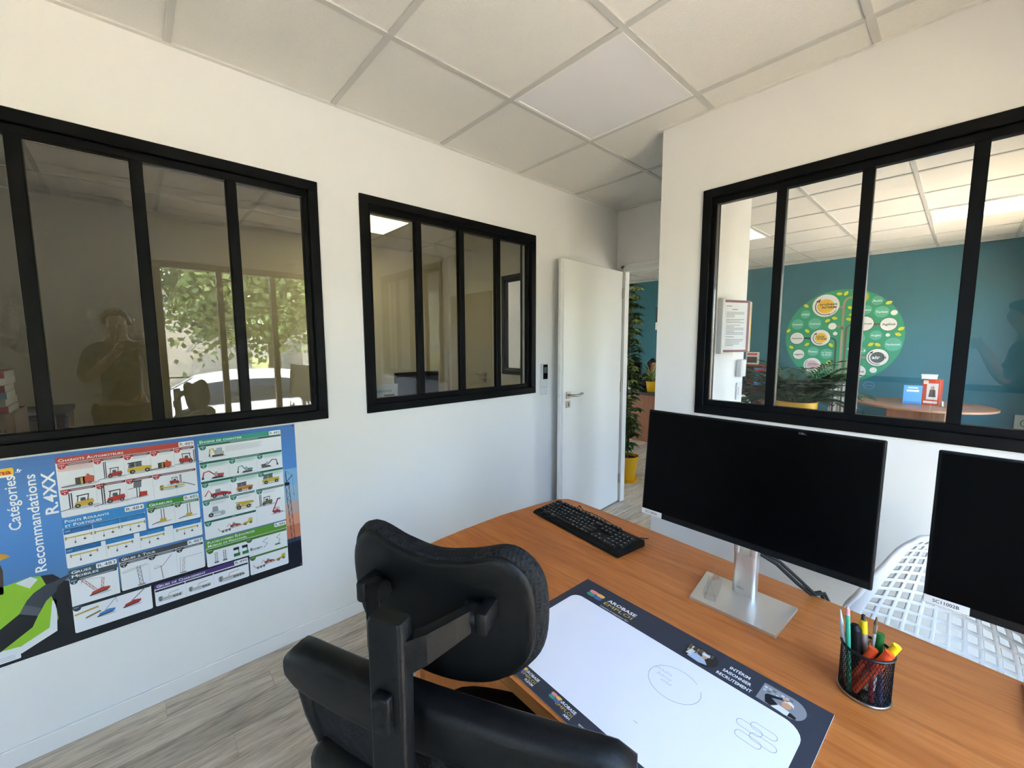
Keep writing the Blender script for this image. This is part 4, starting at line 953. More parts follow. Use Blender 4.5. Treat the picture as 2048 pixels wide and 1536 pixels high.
ik.rr(-2.44, 0.380, -2.333, 0.405, 0.004, '#e4e6ea', 6)
for k in range(3): ik.line([(-2.43, 0.386+k*0.006), (-2.345, 0.386+k*0.006)], 0.0012, '#9aa0aa', 7)

PANEL = '#e6e9ef'
ik.off = 6
def panel(x0, z0, x1, z1, c, hh, title, code, codew=0.052, tfit=None, lines=1):
    ik.rr(x0, z0, x1, z1, 0.006, PANEL, 3)
    ik.rr(x0, z1-hh, x1, z1, 0.005, c, 4)
    ik.rr(x1-codew, z1-0.020, x1-0.001, z1-0.001, 0.004, '#eef0f4', 5)
    ik.text(code, x1-codew/2, z1-0.0165, 0.0115, '#2a2d33', 6, fit=codew*0.84, align='c')
    ts = title if isinstance(title, list) else [title]
    for i, t in enumerate(ts):
        y = z1-hh+0.005+(len(ts)-1-i)*0.0155
        ik.text(t, x0+0.007, y, 0.0105, '#f5f7fa', 6, fit=tfit[i] if tfit else None, bold=0.012, caps=True)
def cell(x0, z1, x1, c, tagc, tint=None, tag_txt='CAT'):
    """category bar at the top of a cell with the round tag at its left"""
    ik.rect(x0+0.001, z1-0.009, x1-0.001, z1, c, 5)
    if tint: ik.rect(x0+0.001, z1-0.028, x1-0.001, z1-0.009, tint, 4)
    ik.line([(x0+0.024, z1-0.0035), (x1-0.006, z1-0.0035)], 0.0012, '#d8dde4', 6); ik.line([(x0+0.028, z1-0.0066), (x1-0.012, z1-0.0066)], 0.0010, '#c4ccd6', 6)
    ik.poly([(x0+0.001, z1), (x0+0.022, z1), (x0+0.0215, z1-0.009)]+arc((x0+0.011, z1-0.010), 0.0098, 0, -PI, 7), tagc, 6)
    ik.text(tag_txt, x0+0.0035, z1-0.0085, 0.0042, '#f4f6f8', 7, fit=0.0145, bold=0.02)
    ik.rect(x0+0.0095, z1-0.0165, x0+0.0125, z1-0.0122, '#f4f6f8', 7)
def fine(x0, z, x1, n, c='#8d949e'):
    for k in range(n): ik.line([(x0, z-k*0.0042), (x1-(k % 3)*0.006, z-k*0.0042)], 0.0008, c, 5)
def sep(x, z0, z1): ik.line([(x, z0), (x, z1)], 0.0009, '#c3c8d2', 4)
# little machine pictures -------------------------------------------------
def wheel(x, z, r): ik.ell(x, z, r, r, '#25262a', 9, 12); ik.ell(x, z, r*0.45, r*0.45, '#9a9ca0', 10, 8)
def P(pts, x, z, k, c, lay=8): ik.poly([(x+a*k, z+b*k) for a, b in pts], c, lay)
def shade(x, z, w): ik.ell(x, z, w, w*0.13, '#bcc1ca', 6, 16)
def forklift(x, z, k, c, flip=1, mast=1.6):
    shade(x, z, 1.5*k)
    P([(-0.9*flip, 0.15), (0.7*flip, 0.15), (0.9*flip, 0.5), (0.8*flip, 0.9), (-0.1*flip, 0.8), (-0.7*flip, 0.7)], x, z, k, c)
    for q in (-0.55, 0.35): ik.line([(x+q*k*flip, z+0.75*k), (x+(q+0.1)*k*flip, z+1.5*k)], 0.09*k, '#2b2d31', 8)
    ik.line([(x-0.6*k*flip, z+1.5*k), (x+0.5*k*flip, z+1.55*k)], 0.13*k, '#2b2d31', 9)
    P([(-0.3*flip, 0.8), (0.2*flip, 0.8), (0.15*flip, 1.2), (-0.25*flip, 1.2)], x, z, k, '#50545c')
    for q in (-1.0, -1.2): ik.line([(x+q*k*flip, z+0.05*k), (x+q*k*flip, z+mast*k)], 0.11*k, '#3a3b40', 8)
    ik.line([(x-1.2*k*flip, z+0.04*k), (x-2.0*k*flip, z-0.10*k)], 0.08*k, '#4a4b50', 8)
    wheel(x-0.55*k*flip, z+0.22*k, 0.26*k); wheel(x+0.55*k*flip, z+0.2*k, 0.22*k)
def pallet(x, z, k, c):
    shade(x, z, 1.6*k); P([(0.1, 0), (1.1, 0.1), (1.15, 0.8), (0.8, 0.95), (0.7, 1.15), (0.55, 1.15), (0.5, 0.9), (0.1, 0.8)], x, z, k, c); P([(-0.4, 0), (0.35, 0), (0.35, 0.9), (-0.4, 0.85)], x, z, k, '#4b443c')
    P([(0.02, 0.05), (0.22, 0.05), (0.22, 0.8), (0.02, 0.78)], x, z, k, '#c8a05a', 9); ik.line([(x-0.4*k, z+0.03*k), (x-1.5*k, z-0.02*k)], 0.09*k, '#3b3c40', 8); wheel(x+0.75*k, z+0.08*k, 0.14*k)
def tractor(x, z, k, c):
    shade(x, z, 1.3*k); P([(-1.2, 0.2), (1.2, 0.2), (1.25, 0.75), (0.4, 0.85), (-1.2, 0.7)], x, z, k, c); P([(-1.1, 0.75), (0.3, 0.85), (0.25, 1.45), (-1.0, 1.4)], x, z, k, '#5d666f'); P([(-1.15, 1.36), (0.35, 1.42), (0.3, 1.55), (-1.1, 1.5)], x, z, k, '#3a3f45', 9)
    ik.line([(x-0.4*k, z+0.8*k), (x-0.4*k, z+1.45*k)], 0.09*k, c, 9); wheel(x-0.7*k, z+0.2*k, 0.28*k); wheel(x+0.8*k, z+0.2*k, 0.28*k)
def picker(x, z, k):
    shade(x, z, 1.1*k); P([(-0.1, 0), (0.9, 0.05), (0.9, 0.75), (0.1, 0.8)], x, z, k, '#c03a2c'); 
    for q in (-0.25, 0.05): ik.line([(x+q*k, z), (x+q*k, z+1.9*k)], 0.1*k, '#4a4d55', 8)
    P([(-0.6, 1.5), (0.3, 1.5), (0.35, 2.5), (-0.5, 2.55)], x, z, k, '#6a6f78', 9); P([(-0.7, 2.45), (0.42, 2.45), (0.42, 2.62), (-0.7, 2.62)], x, z, k, '#2c2e33', 10); ik.line([(x-0.6*k, z+1.5*k), (x-1.2*k, z+1.45*k)], 0.08*k, '#6c6f75', 8)
def excavator(x, z, k, c, flip=1, long=1.0):
    shade(x, z, 1.3*k); P(rrect(-0.9, 0, 0.9, 0.34, 0.16, 3), x, z, k, '#35363a'); P([(-0.5*flip, 0.36), (0.95*flip, 0.36), (1.0*flip, 0.8), (0.1*flip, 0.9), (-0.45*flip, 0.8)], x, z, k, c)
    P([(-0.45*flip, 0.4), (0.0, 0.4), (0.0, 1.3), (-0.4*flip, 1.25)], x, z, k, '#9fa8b2', 9)
    ik.line([(x-0.4*k*flip, z+0.7*k), (x-1.3*k*flip*long, z+1.6*k), (x-2.1*k*flip*long, z+1.45*k), (x-2.3*k*flip*long, z+0.5*k)], 0.2*k, c, 9); P([(-2.5*flip*long, 0.1), (-2.1*flip*long, 0.15), (-2.15*flip*long, 0.55), (-2.45*flip*long, 0.55)], x, z, k, '#3b3c40', 10)
def loader(x, z, k, c, c2='#8d949e'):
    shade(x, z, 1.5*k); P([(-1.3, 0.25), (1.3, 0.25), (1.4, 0.7), (0.4, 0.95), (-1.2, 0.8)], x, z, k, c); P([(-0.6, 0.8), (0.3, 0.85), (0.2, 1.5), (-0.5, 1.5)], x, z, k, c2, 9)
    ik.line([(x-1.1*k, z+0.7*k), (x-1.5*k, z+1.5*k), (x-2.1*k, z+0.5*k)], 0.16*k, c, 9); P([(1.3, 0.05), (1.9, 0.15), (1.7, 0.6), (1.35, 0.6)], x, z, k, c, 9); wheel(x-0.7*k, z+0.28*k, 0.34*k); wheel(x+0.8*k, z+0.25*k, 0.3*k)
def dumper(x, z, k, c):
    shade(x, z, 1.4*k); P([(-1.3, 0.3), (1.2, 0.3), (1.3, 0.55), (-1.3, 0.7)], x, z, k, c); P([(-0.4, 0.6), (1.7, 0.8), (1.4, 1.2), (-0.5, 1.35), (-1.3, 1.4), (-1.3, 1.25), (-0.6, 1.1)], x, z, k, c, 9); P([(-1.2, 0.6), (-0.55, 0.6), (-0.6, 1.1), (-1.15, 1.1)], x, z, k, '#8a8f70', 9); wheel(x-0.8*k, z+0.3*k, 0.36*k); wheel(x+0.7*k, z+0.3*k, 0.36*k)
def roller(x, z, k):
    shade(x, z, 1.2*k); P([(-0.9, 0.3), (1.1, 0.3), (1.2, 0.7), (-0.8, 0.9)], x, z, k, '#b8c0ca'); P([(-0.6, 0.8), (0.3, 0.8), (0.2, 1.7), (-0.5, 1.7)], x, z, k, '#8f9aa8', 9); wheel(x-0.8*k, z+0.3*k, 0.36*k); ik.ell(x+0.9*k, z+0.3*k, 0.36*k, 0.36*k, '#a9b0b8', 9, 14)
def truck(x, z, k, c, n=3, load=None):
    shade(x, z-0.02*k, 2.4*k); P([(-2.3, 0.2), (-1.5, 0.2), (-1.5, 1.1), (-2.1, 1.1), (-2.3, 0.7)], x, z, k, c, 9); P([(-2.2, 0.65), (-1.8, 0.65), (-1.8, 1.0), (-2.08, 1.0)], x, z, k, '#5b6470', 10); P([(-1.5, 0.25), (2.3, 0.3), (2.3, 0.6), (-1.5, 0.55)], x, z, k, load or c)
    for q in [-1.9]+[0.7+0.55*i for i in range(n)]: wheel(x+q*k, z+0.15*k, 0.24*k)
def lowloader(x, z, k):
    ik.line([(x-2.6*k, z+0.9*k), (x-2.3*k, z+0.3*k), (x+2.0*k, z+0.6*k)], 0.14*k, '#a99a7a', 8)
    for q in (-1.9, -1.4, -0.9): wheel(x+q*k, z+0.12*k+(q+2)*0.06*k, 0.2*k)
    loader(x-0.1*k, z+0.55*k, 0.55*k, '#b3402f'); P([(1.2, 0.5), (2.8, 0.75), (2.8, 1.5), (2.2, 1.5), (2.1, 1.0), (1.2, 0.8)], x, z, k, '#d4b53c', 9); wheel(x+1.6*k, z+0.5*k, 0.22*k); wheel(x+2.5*k, z+0.62*k, 0.22*k)
def bridge(x, z, k):
    P([(-2, 0.5), (2, 0.5), (2, 0.78), (-2, 0.78)], x, z, k, '#c9ad45'); P([(-2.15, 0.2), (-1.9, 0.2), (-1.9, 0.9), (-2.15, 0.9)], x, z, k, '#8f8a6a', 9); P([(1.9, 0.2), (2.15, 0.2), (2.15, 0.9), (1.9, 0.9)], x, z, k, '#8f8a6a', 9)
    ik.line([(x-0.6*k, z+0.5*k), (x-0.6*k, z-0.5*k)], 0.05*k, '#777c85', 8); P([(0.7, -0.45), (1.1, -0.45), (1.1, -0.1), (0.7, -0.1)], x, z, k, '#30333a'); ik.line([(x+0.9*k, z+0.5*k), (x+0.9*k, z-0.1*k)], 0.05*k, '#777c85', 8); P([(-0.75, -0.9), (-0.5, -0.9), (-0.5, -0.4), (-0.75, -0.4)], x, z, k, '#50555e')
def lattice(a, b, w, c, n=8, lay=8):
    A, B = Vector(a), Vector(b); t = (B-A).normalized(); nn = Vector((-t.y, t.x))*w/2
    for s in (-1, 1): ik.line([tuple(A+nn*s), tuple(B+nn*s)], w*0.2, c, lay)
    for i in range(n):
        s = 1 if i % 2 else -1; ik.line([tuple(A+(B-A)*(i/n)+nn*s), tuple(A+(B-A)*((i+1)/n)-nn*s)], w*0.18, c, lay)
def mobile_crane(x, z, k, c):
    shade(x, z, 1.2*k); P([(-1.1, 0.1), (1.0, 0.35), (1.1, 0.75), (0.2, 0.9), (-0.9, 0.55)], x, z, k, c); P([(-1.2, -0.05), (0.8, 0.2), (0.85, 0.38), (-1.2, 0.15)], x, z, k, '#3a3336', 9)

_ld = loader
def big(f): return lambda x, z, k, *a, **kw: f(x, z, k*1.2, *a, **kw)
forklift, pallet, tractor, picker, excavator, dumper, roller, mobile_crane = [big(f) for f in (forklift, pallet, tractor, picker, excavator, dumper, roller, mobile_crane)]
# R.489 ----------------------------------------------------------------
panel(-2.203, 0.838, -1.818, 1.055, '#b8443a', 0.022, 'Chariots Automoteurs', 'R.489', 0.050, [0.166])
DR, RD = '#6e2226', '#b5333a'
xs5 = [-2.200, -2.111, -2.031, -1.955, -1.885, -1.820]
for i in range(5):
    cell(xs5[i], 1.0315, xs5[i+1], DR, RD, '#dfc4c6' if i == 0 else None)
    if i: sep(xs5[i], 0.842, 1.03)
    fine(xs5[i]+0.026, 1.019, xs5[i+1]-0.006, 2)
for x0, x1 in ((-2.200, -2.111), (-2.111, -2.031), (-2.031, -1.955), (-1.955, -1.820)): cell(x0, 0.938, x1, DR, RD)
pallet(-2.148, 0.948, 0.026, '#c4583a'); forklift(-2.058, 0.955, 0.019, '#b5322b', 1, 2.7); tractor(-1.99, 0.958, 0.0235, '#c9ad3a'); pallet(-1.925, 0.960, 0.022, '#c65434'); forklift(-1.848, 0.965, 0.0215, '#b8352e', -1, 2.0)
forklift(-2.145, 0.865, 0.024, '#d0a63a', 1, 2.0); forklift(-2.062, 0.860, 0.0245, '#b8312a', 1, 2.7); picker(-1.997, 0.862, 0.021)
truck(-1.898, 0.873, 0.017, '#c7b348', 1, '#c7b348'); forklift(-1.890, 0.888, 0.0145, '#b8352e', -1, 2.0); ik.line([(-1.865, 0.890), (-1.826, 0.868)], 0.004, '#8d9096', 9)
# R.485 ----------------------------------------------------------------
panel(-1.980, 0.727, -1.817, 0.832, '#3f8a38', 0.022, 'Gerbeurs', 'R.485', 0.050, [0.070])
cell(-1.979, 0.8085, -1.898, '#2f6b33', '#2a5c33'); cell(-1.898, 0.8085, -1.818, '#2f6b33', '#2a5c33'); sep(-1.898, 0.73, 0.80)
for x in (-1.935, -1.853):
    for q in (-0.004, 0.004): ik.line([(x+q, 0.745), (x+q, 0.797)], 0.0022, '#45484e', 8)
    shade(x, 0.744, 0.028); P([(-0.7, 0), (0.7, 0), (0.7, 1.0), (-0.7, 1.0)], x, 0.743, 0.014, '#c2a03c', 9); ik.line([(x-0.008, 0.748), (x-0.034, 0.741)], 0.003, '#4c4e53', 8)
# R.484 ----------------------------------------------------------------
ik.rr(-2.204, 0.650, -1.815, 0.7205, 0.006, PANEL, 2)
panel(-2.204, 0.655, -1.987, 0.833, '#2f86c8', 0.036, ['Ponts Roulants', 'et Portiques'], 'R.484', 0.055, [0.112, 0.092])
ik.rect(-2.203, 0.7935, -1.988, 0.7965, '#255a86', 5)
for i, x in enumerate((-2.203, -2.130, -2.058)):
    ik.rect(x, 0.776, x+0.0715, 0.7935, '#2a7fc0' if i else '#1f6aa6', 5); fine(x+0.02, 0.788, x+0.066, 2, '#bcd8ee'); bridge(x+0.036, 0.752, 0.0158); sep(x, 0.73, 0.776)
ik.text('CAT', -2.200, 0.784, 0.005, '#eef4fa', 7)
ik.rect(-2.203, 0.722, -1.817, 0.7255, '#24547c', 5)
for i, (x, w) in enumerate(((-2.203, 0.089), (-2.102, 0.078), (-2.008, 0.074), (-1.908, 0.090))):
    z = 0.722; ik.rect(x, z-0.017, x+w, z, '#2a7fc0' if i else '#1f6aa6', 5); fine(x+0.022, z-0.005, x+w-0.006, 2, '#bcd8ee'); bridge(x+w/2, 0.684, 0.0165); sep(x, 0.655, 0.705)
ik.text('CAT', -2.200, 0.712, 0.005, '#eef4fa', 7)
# R.483 ----------------------------------------------------------------
ik.rr(-2.203, 0.402, -1.990, 0.50, 0.006, PANEL, 2)
panel(-2.203, 0.420, -2.077, 0.643, '#3d5561', 0.037, ['Grues', 'Mobiles'], 'R.483', 0.056, [0.050, 0.068])
cell(-2.203, 0.6065, -2.079, '#1f2a30', '#2f4652'); ik.rect(-2.203, 0.494, -1.992, 0.505, '#1d2f38', 5); ik.poly([(-2.203, 0.505), (-2.18, 0.505)]+arc((-2.192, 0.494), 0.0105, 0, -PI, 6), '#2f4652', 6); ik.text('CAT', -2.200, 0.495, 0.0045, '#eef4fa', 7)
mobile_crane(-2.128, 0.527, 0.020, '#b8402f'); lattice((-2.140, 0.545), (-2.172, 0.597), 0.0065, '#a5503f'); lattice((-2.123, 0.548), (-2.118, 0.585), 0.006, '#a5503f', 5); ik.line([(-2.118, 0.585), (-2.172, 0.597)], 0.0007, '#555a62', 8); ik.line([(-2.172, 0.597), (-2.174, 0.583)], 0.001, '#3a3d44', 8)
ik.line([(-2.200, 0.470), (-2.138, 0.4785)], 0.006, '#b89b3a', 8); P([(-1.3, -0.3), (1.2, 0.4), (1.0, 0.75), (-1.2, 0.1)], -2.152, 0.450, 0.017, '#8d7c45', 8)
mobile_crane(-2.118, 0.438, 0.018, '#3f7fc0'); ik.line([(-2.125, 0.452), (-2.090, 0.494)], 0.0025, '#9aa0a8', 9); ik.line([(-2.090, 0.494), (-2.088, 0.472)], 0.0008, '#555a62', 8)
mobile_crane(-2.046, 0.441, 0.019, '#a92f33'); ik.line([(-2.050, 0.458), (-2.008, 0.496)], 0.0035, '#8d7a7c', 9)
# R.487 ----------------------------------------------------------------
panel(-2.072, 0.508, -1.815, 0.641, '#4a4a50', 0.020, 'Grues à Tour', 'R.487', 0.052, [0.098])
for x0, x1 in ((-2.071, -1.990), (-1.990, -1.905), (-1.905, -1.816)): cell(x0, 0.619, x1, '#2c2c32', '#2c2c32'); sep(x0, 0.51, 0.618)
GR = '#8f9094'
lattice((-2.015, 0.512), (-2.020, 0.590), 0.010, GR, 9); lattice((-2.068, 0.579), (-1.994, 0.590), 0.006, '#b0b2b6', 12); P([(-1, 0), (1, 0), (1, 0.5), (-1, 0.5)], -2.015, 0.511, 0.011, '#9d8f7c', 9)
ik.line([(-1.951, 0.512), (-1.955, 0.566)], 0.0028, GR, 8); ik.line([(-1.975, 0.560), (-1.950, 0.564), (-1.920, 0.602)], 0.0022, GR, 8); ik.line([(-1.975, 0.560), (-1.972, 0.572), (-1.950, 0.564)], 0.0012, GR, 8)
lattice((-1.888, 0.512), (-1.882, 0.572), 0.006, GR, 6); ik.line([(-1.897, 0.516), (-1.893, 0.578), (-1.882, 0.574), (-1.822, 0.574)], 0.0014, GR, 8); P([(-1.6, 0), (1.6, 0), (1.2, 0.5), (-1.2, 0.5)], -1.888, 0.511, 0.008, '#7d7668', 9)
# R.490 ----------------------------------------------------------------
panel(-1.981, 0.403, -1.661, 0.494, '#4b3379', 0.020, 'Grues de Chargement', 'R.490', 0.053, [0.158])
for x0, x1 in ((-1.980, -1.885), (-1.885, -1.790), (-1.790, -1.662)): ik.rect(x0+0.001, 0.462, x1-0.002, 0.470, '#35323f', 5); fine(x0+0.010, 0.4665, x1-0.01, 1, '#c0c4ce'); sep(x1, 0.405, 0.468)
for x, k, n_ in ((-1.934, 0.0165, 3), (-1.838, 0.0165, 3), (-1.729, 0.0195, 4)):
    truck(x, 0.422, k, '#8f938c', n_, '#a7a596'); ik.line([(x-0.4*k, 0.422+0.6*k), (x-0.2*k, 0.422+1.3*k), (x+1.6*k, 0.422+1.5*k)], 0.10*k, '#6f7478' if x < -1.8 else '#93443e', 9)
# R.482 ----------------------------------------------------------------
panel(-1.807, 0.622, -1.500, 1.052, '#2f9a7c', 0.020, 'Engins de chantier', 'R.482', 0.048, [0.148])
DG, TG, LT = '#1f5f52', '#2a7d6a', '#b9dcd6'
def bar(z, x0=-1.806, x1=-1.501): ik.rect(x0, z-0.009, x1, z, DG, 5); ik.line([(x0+0.11, z-0.0045), (x1-0.09, z-0.0045)], 0.0014, '#d5e6e2', 6)
def tag2(x, z): ik.ell(x+0.0115, z-0.010, 0.0112, 0.0112, TG, 6, 14); ik.text('CAT', x+0.004, z-0.0095, 0.0045, '#f0f6f4', 7, fit=0.0145, bold=0.02); ik.rect(x+0.010, z-0.017, x+0.013, z-0.013, '#f0f6f4', 7)
bar(1.031); tag2(-1.803, 1.028); excavator(-1.742, 0.973, 0.019, '#c9b23a', 1, 0.55); P([(-0.2, 0.4), (0.9, 0.4), (0.9, 1.9), (-0.2, 1.9)], -1.742, 0.975, 0.018, '#a5b6c4', 10); fine(-1.715, 1.010, -1.575, 6)
xs3 = [-1.806, -1.706, -1.602, -1.501]
for zt in (0.957, 0.874):
    bar(zt)
    for i in range(3): ik.rect(xs3[i]+0.002, zt-0.023, xs3[i+1]-0.002, zt-0.009, LT, 4); tag2(xs3[i]+0.001, zt-0.006); fine(xs3[i]+0.028, zt-0.014, xs3[i+1]-0.01, 4); sep(xs3[i+1], zt-0.08, zt-0.01)
excavator(-1.748, 0.880, 0.0185, '#b3423a'); excavator(-1.640, 0.882, 0.017, '#4f8a80', 1, 0.75); excavator(-1.567, 0.888, 0.0165, '#4d4a3c', -1)
loader(-1.748, 0.797, 0.0235, '#b02f33'); tractor(-1.655, 0.802, 0.021, '#c77c34'); tractor(-1.552, 0.812, 0.0235, '#c4b23c')
bar(0.793, -1.806, -1.715); bar(0.793, -1.711, -1.618); bar(0.793, -1.613, -1.501)
for x in (-1.805, -1.710, -1.612): tag2(x, 0.790); fine(x+0.026, 0.778, x+0.082, 3)
roller(-1.762, 0.717, 0.0205); dumper(-1.662, 0.722, 0.0200, '#c2a63a'); forklift(-1.572, 0.713, 0.0200, '#6f6a48', 1, 2.2); ik.line([(-1.553, 0.672), (-1.530, 0.728)], 0.005, '#a5333a', 9); forklift(-1.535, 0.663, 0.0145, '#b02f38', -1, 0.5); P([(-0.2, 0), (1.0, 0.2), (1.0, 0.7), (-0.2, 0.6)], -1.530, 0.725, 0.012, '#5b5f66', 9)
bar(0.702, -1.806, -1.619); tag2(-1.805, 0.699); lowloader(-1.700, 0.637, 0.0235); sep(-1.616, 0.63, 0.78)
# R.486 ----------------------------------------------------------------
panel(-1.808, 0.500, -1.500, 0.617, '#5f9a38', 0.036, ['Plates-formes Élévatrices', 'Mobiles de Personnel'], 'R.486', 0.050, [0.172, 0.142])
ik.rr(-1.656, 0.403, -1.500, 0.56, 0.006, PANEL, 2)
ik.rect(-1.807, 0.568, -1.501, 0.579, '#4a7a30', 5); ik.rect(-1.656, 0.482, -1.501, 0.491, '#4a7a30', 5)
for x, z in ((-1.806, 0.577), (-1.664, 0.577), (-1.655, 0.489)): ik.ell(x+0.012, z-0.009, 0.0112, 0.0112, '#3f6b2c', 6, 14); ik.text('CAT', x+0.0045, z-0.0085, 0.0045, '#f0f6f0', 7, fit=0.0145)
for k, x in enumerate((-1.775, -1.745)): lattice((x, 0.515), (x, 0.558), 0.008, ['#7f868e', '#3f6f8a'][k], 7); ik.rect(x-0.008, 0.510, x+0.008, 0.516, '#566069', 8)
for x in (-1.700, -1.668): ik.rect(x-0.013, 0.513, x+0.011, 0.527, '#2f7a48', 8); ik.rect(x-0.013, 0.542, x+0.008, 0.554, '#30363a', 8); ik.line([(x+0.006, 0.527), (x+0.006, 0.553)], 0.003, '#3f7f50', 8)
truck(-1.627, 0.519, 0.0105, '#7f858c', 1); ik.line([(-1.597, 0.516), (-1.582, 0.532), (-1.600, 0.545), (-1.580, 0.558)], 0.0022, '#45606a', 8); ik.line([(-1.540, 0.516), (-1.530, 0.534), (-1.545, 0.548), (-1.528, 0.560)], 0.0022, '#3f7a48', 8); ik.rect(-1.552, 0.511, -1.530, 0.518, '#3f7a48', 8)
lowloader(-1.580, 0.425, 0.024)
# thin white line of the sheet along its upper edge
ik.rect(PX0, PZ1-0.0022, PX1, PZ1, '#e8eef4', 3)
ik.build('print', PRINT, poster, (0, -0.0013, 0), (1, 0, 0), (0, 0, 1))

# ================================================================ reception room behind the right window
# tree decal on the teal wall: s = -Y, z = height
decal = thing('wall_decal', 'round green tree wall decal with white name bubbles on the teal wall', 'wall decal', (5.2495, 0, 0))
ik = Ink(0.0004)
G1 = '#2f9a72'
ik.ell(0.935, 1.507, 0.650, 0.642, G1, 1, 64)
ik.poly([(0.855, 0.40), (1.06, 0.40), (1.035, 0.853), (0.868, 0.851)], '#e6e2da', 2)
TAN, DKG, BRN = '#a89274', '#3a4640', '#6b5a4c'
def branch(pts, w, c, z): ik.line(pts, w, c, z)
def bend(a, b, c, n=6): return [tuple((1-t)**2*Vector(a)+2*t*(1-t)*Vector(b)+t*t*Vector(c)) for t in [i/n for i in range(n+1)]]
branch([(0.876, 0.36), (0.864, 1.03)]+bend((0.864, 1.03), (0.862, 1.085), (0.80, 1.087))+[(0.735, 1.08)], 0.022, TAN, 3)
branch([(0.961, 0.36), (0.946, 1.90)]+bend((0.946, 1.92), (0.944, 2.03), (1.03, 2.035))+[(1.10, 2.035)], 0.026, TAN, 3)
branch([(0.949, 1.60), (0.94, 1.635), (0.885, 1.648)], 0.02, TAN, 3); branch([(0.946, 1.90), (0.90, 1.913)], 0.02, TAN, 3)
branch([(1.044, 0.36), (1.033, 1.17)]+bend((1.033, 1.17), (1.033, 1.222), (1.08, 1.223))+[(1.24, 1.225)], 0.024, TAN, 3)
branch([(0.903, 0.36), (0.890, 1.40)]+bend((0.890, 1.40), (0.890, 1.484), (0.82, 1.486))+[(0.516, 1.486)], 0.022, DKG, 4)
branch([(0.993, 0.36), (0.991, 1.58)]+bend((0.991, 1.58), (0.992, 1.666), (1.06, 1.668))+[(1.40, 1.662)], 0.024, BRN, 4)
ik.off = 4
def bub(x, z, r, txt, ts, fill='#e9e6e2', c='#4a4a4a', out=None, w=0.8):
    if out: ik.ell(x, z, r*1.06, r*1.06, out, 1)
    ik.ell(x, z, r, r, fill, 2)
    for i, t in enumerate(txt): ik.text(t, x, z-ts*0.5+(len(txt)-1)*ts*0.7-i*ts*1.4, ts, c, 4, align='c', fit=min(r*2*w, r*1.7) if len(txt) == 1 else None, bold=0.02)
bub(0.745, 1.939, 0.155, [], 0.03); ik.ell(0.745, 1.93, 0.098, 0.098, '#e8b93a', 3); ik.ring(0.745, 1.93, 0.118, 0.118, 0.010, '#4a2a2a', 4, PI*0.72, PI*1.65); ik.poly([(0.628, 2.0), (0.690, 2.038), (0.672, 1.985)], '#6a2a2c', 5)
ik.text('arobase', 0.775, 1.944, 0.030, '#3a3538', 5, fit=0.20, align='c', bold=0.02); ik.text('INTERIM', 0.785, 1.900, 0.028, '#3a3538', 5, fit=0.165, align='c', bold=0.03)
ik.line([(0.745+0.135*math.cos(t), 1.93+0.128*math.sin(t)) for t in [PI*1.6+i*0.1 for i in range(9)]], 0.008, '#a05a5a', 5)
bub(1.118, 2.029, 0.092, [], 0.03, '#8bb04a'); ik.ell(1.118, 2.029, 0.075, 0.075, '#d9c25a', 3)
bub(0.710, 1.491, 0.113, [], 0.03, out='#3d5a4a'); ik.ell(0.715, 1.49, 0.070, 0.070, '#e8b93a', 3); ik.ring(0.71, 1.49, 0.085, 0.085, 0.008, '#4a2a2a', 4, PI*0.72, PI*1.6); ik.poly([(0.628, 1.54), (0.668, 1.567), (0.66, 1.53)], '#4a3a3a', 5)
ik.text('LEXE', 0.712, 1.494, 0.022, '#3a3538', 5, fit=0.09, align='c', bold=0.03); ik.text('INTERIM', 0.730, 1.464, 0.020, '#3a3538', 5, fit=0.11, align='c', bold=0.03)
bub(0.429, 1.486, 0.084, ['Autonomie'], 0.022, out='#2c4238'); bub(0.463, 1.251, 0.070, ['Légalité'], 0.020, out='#2c4238')
bub(0.635, 1.101, 0.104, [], 0.03); ik.ell(0.635, 1.10, 0.068, 0.068, '#d9b9c4', 3); ik.ring(0.635, 1.10, 0.082, 0.082, 0.006, '#5a3a42', 4, PI*0.72, PI*1.6); ik.text('arobase', 0.655, 1.108, 0.022, '#8a3a4c', 5, fit=0.125, align='c', bold=0.02); ik.text('recrutement', 0.66, 1.085, 0.012, '#8a3a4c', 5, fit=0.12, align='c')
bub(1.180, 1.674, 0.094, ['Services'], 0.022, out='#4a4238'); bub(1.420, 1.659, 0.082, ['Agilité'], 0.026, out='#2c4238')
bub(1.338, 1.228, 0.112, [], 0.03, out='#3d5a4a'); ik.ell(1.34, 1.228, 0.072, 0.072, '#5a5f5c', 3); ik.text('air', 1.325, 1.208, 0.042, '#f2f2f2', 5, align='c', fit=0.085, bold=0.03); ik.text('H', 1.408, 1.212, 0.032, '#4a2038', 5, align='c', bold=0.03); ik.ring(1.338, 1.228, 0.09, 0.09, 0.008, '#4a2a2a', 4, PI*0.72, PI*1.6); ik.poly([(1.255, 1.29), (1.292, 1.312), (1.285, 1.275)], '#3a3030', 5)
bub(1.150, 1.033, 0.085, ['Unité'], 0.022)
for x, z, r in ((0.837, 1.650, 0.046), (0.875, 1.548, 0.025), (1.464, 1.805, 0.033), (1.422, 1.521, 0.022), (1.048, 1.337, 0.024), (1.308, 1.059, 0.037)): ik.ell(x, z, r, r, '#e9e6e2', 2)
ik.off = 2
LG = '#5fb39a'
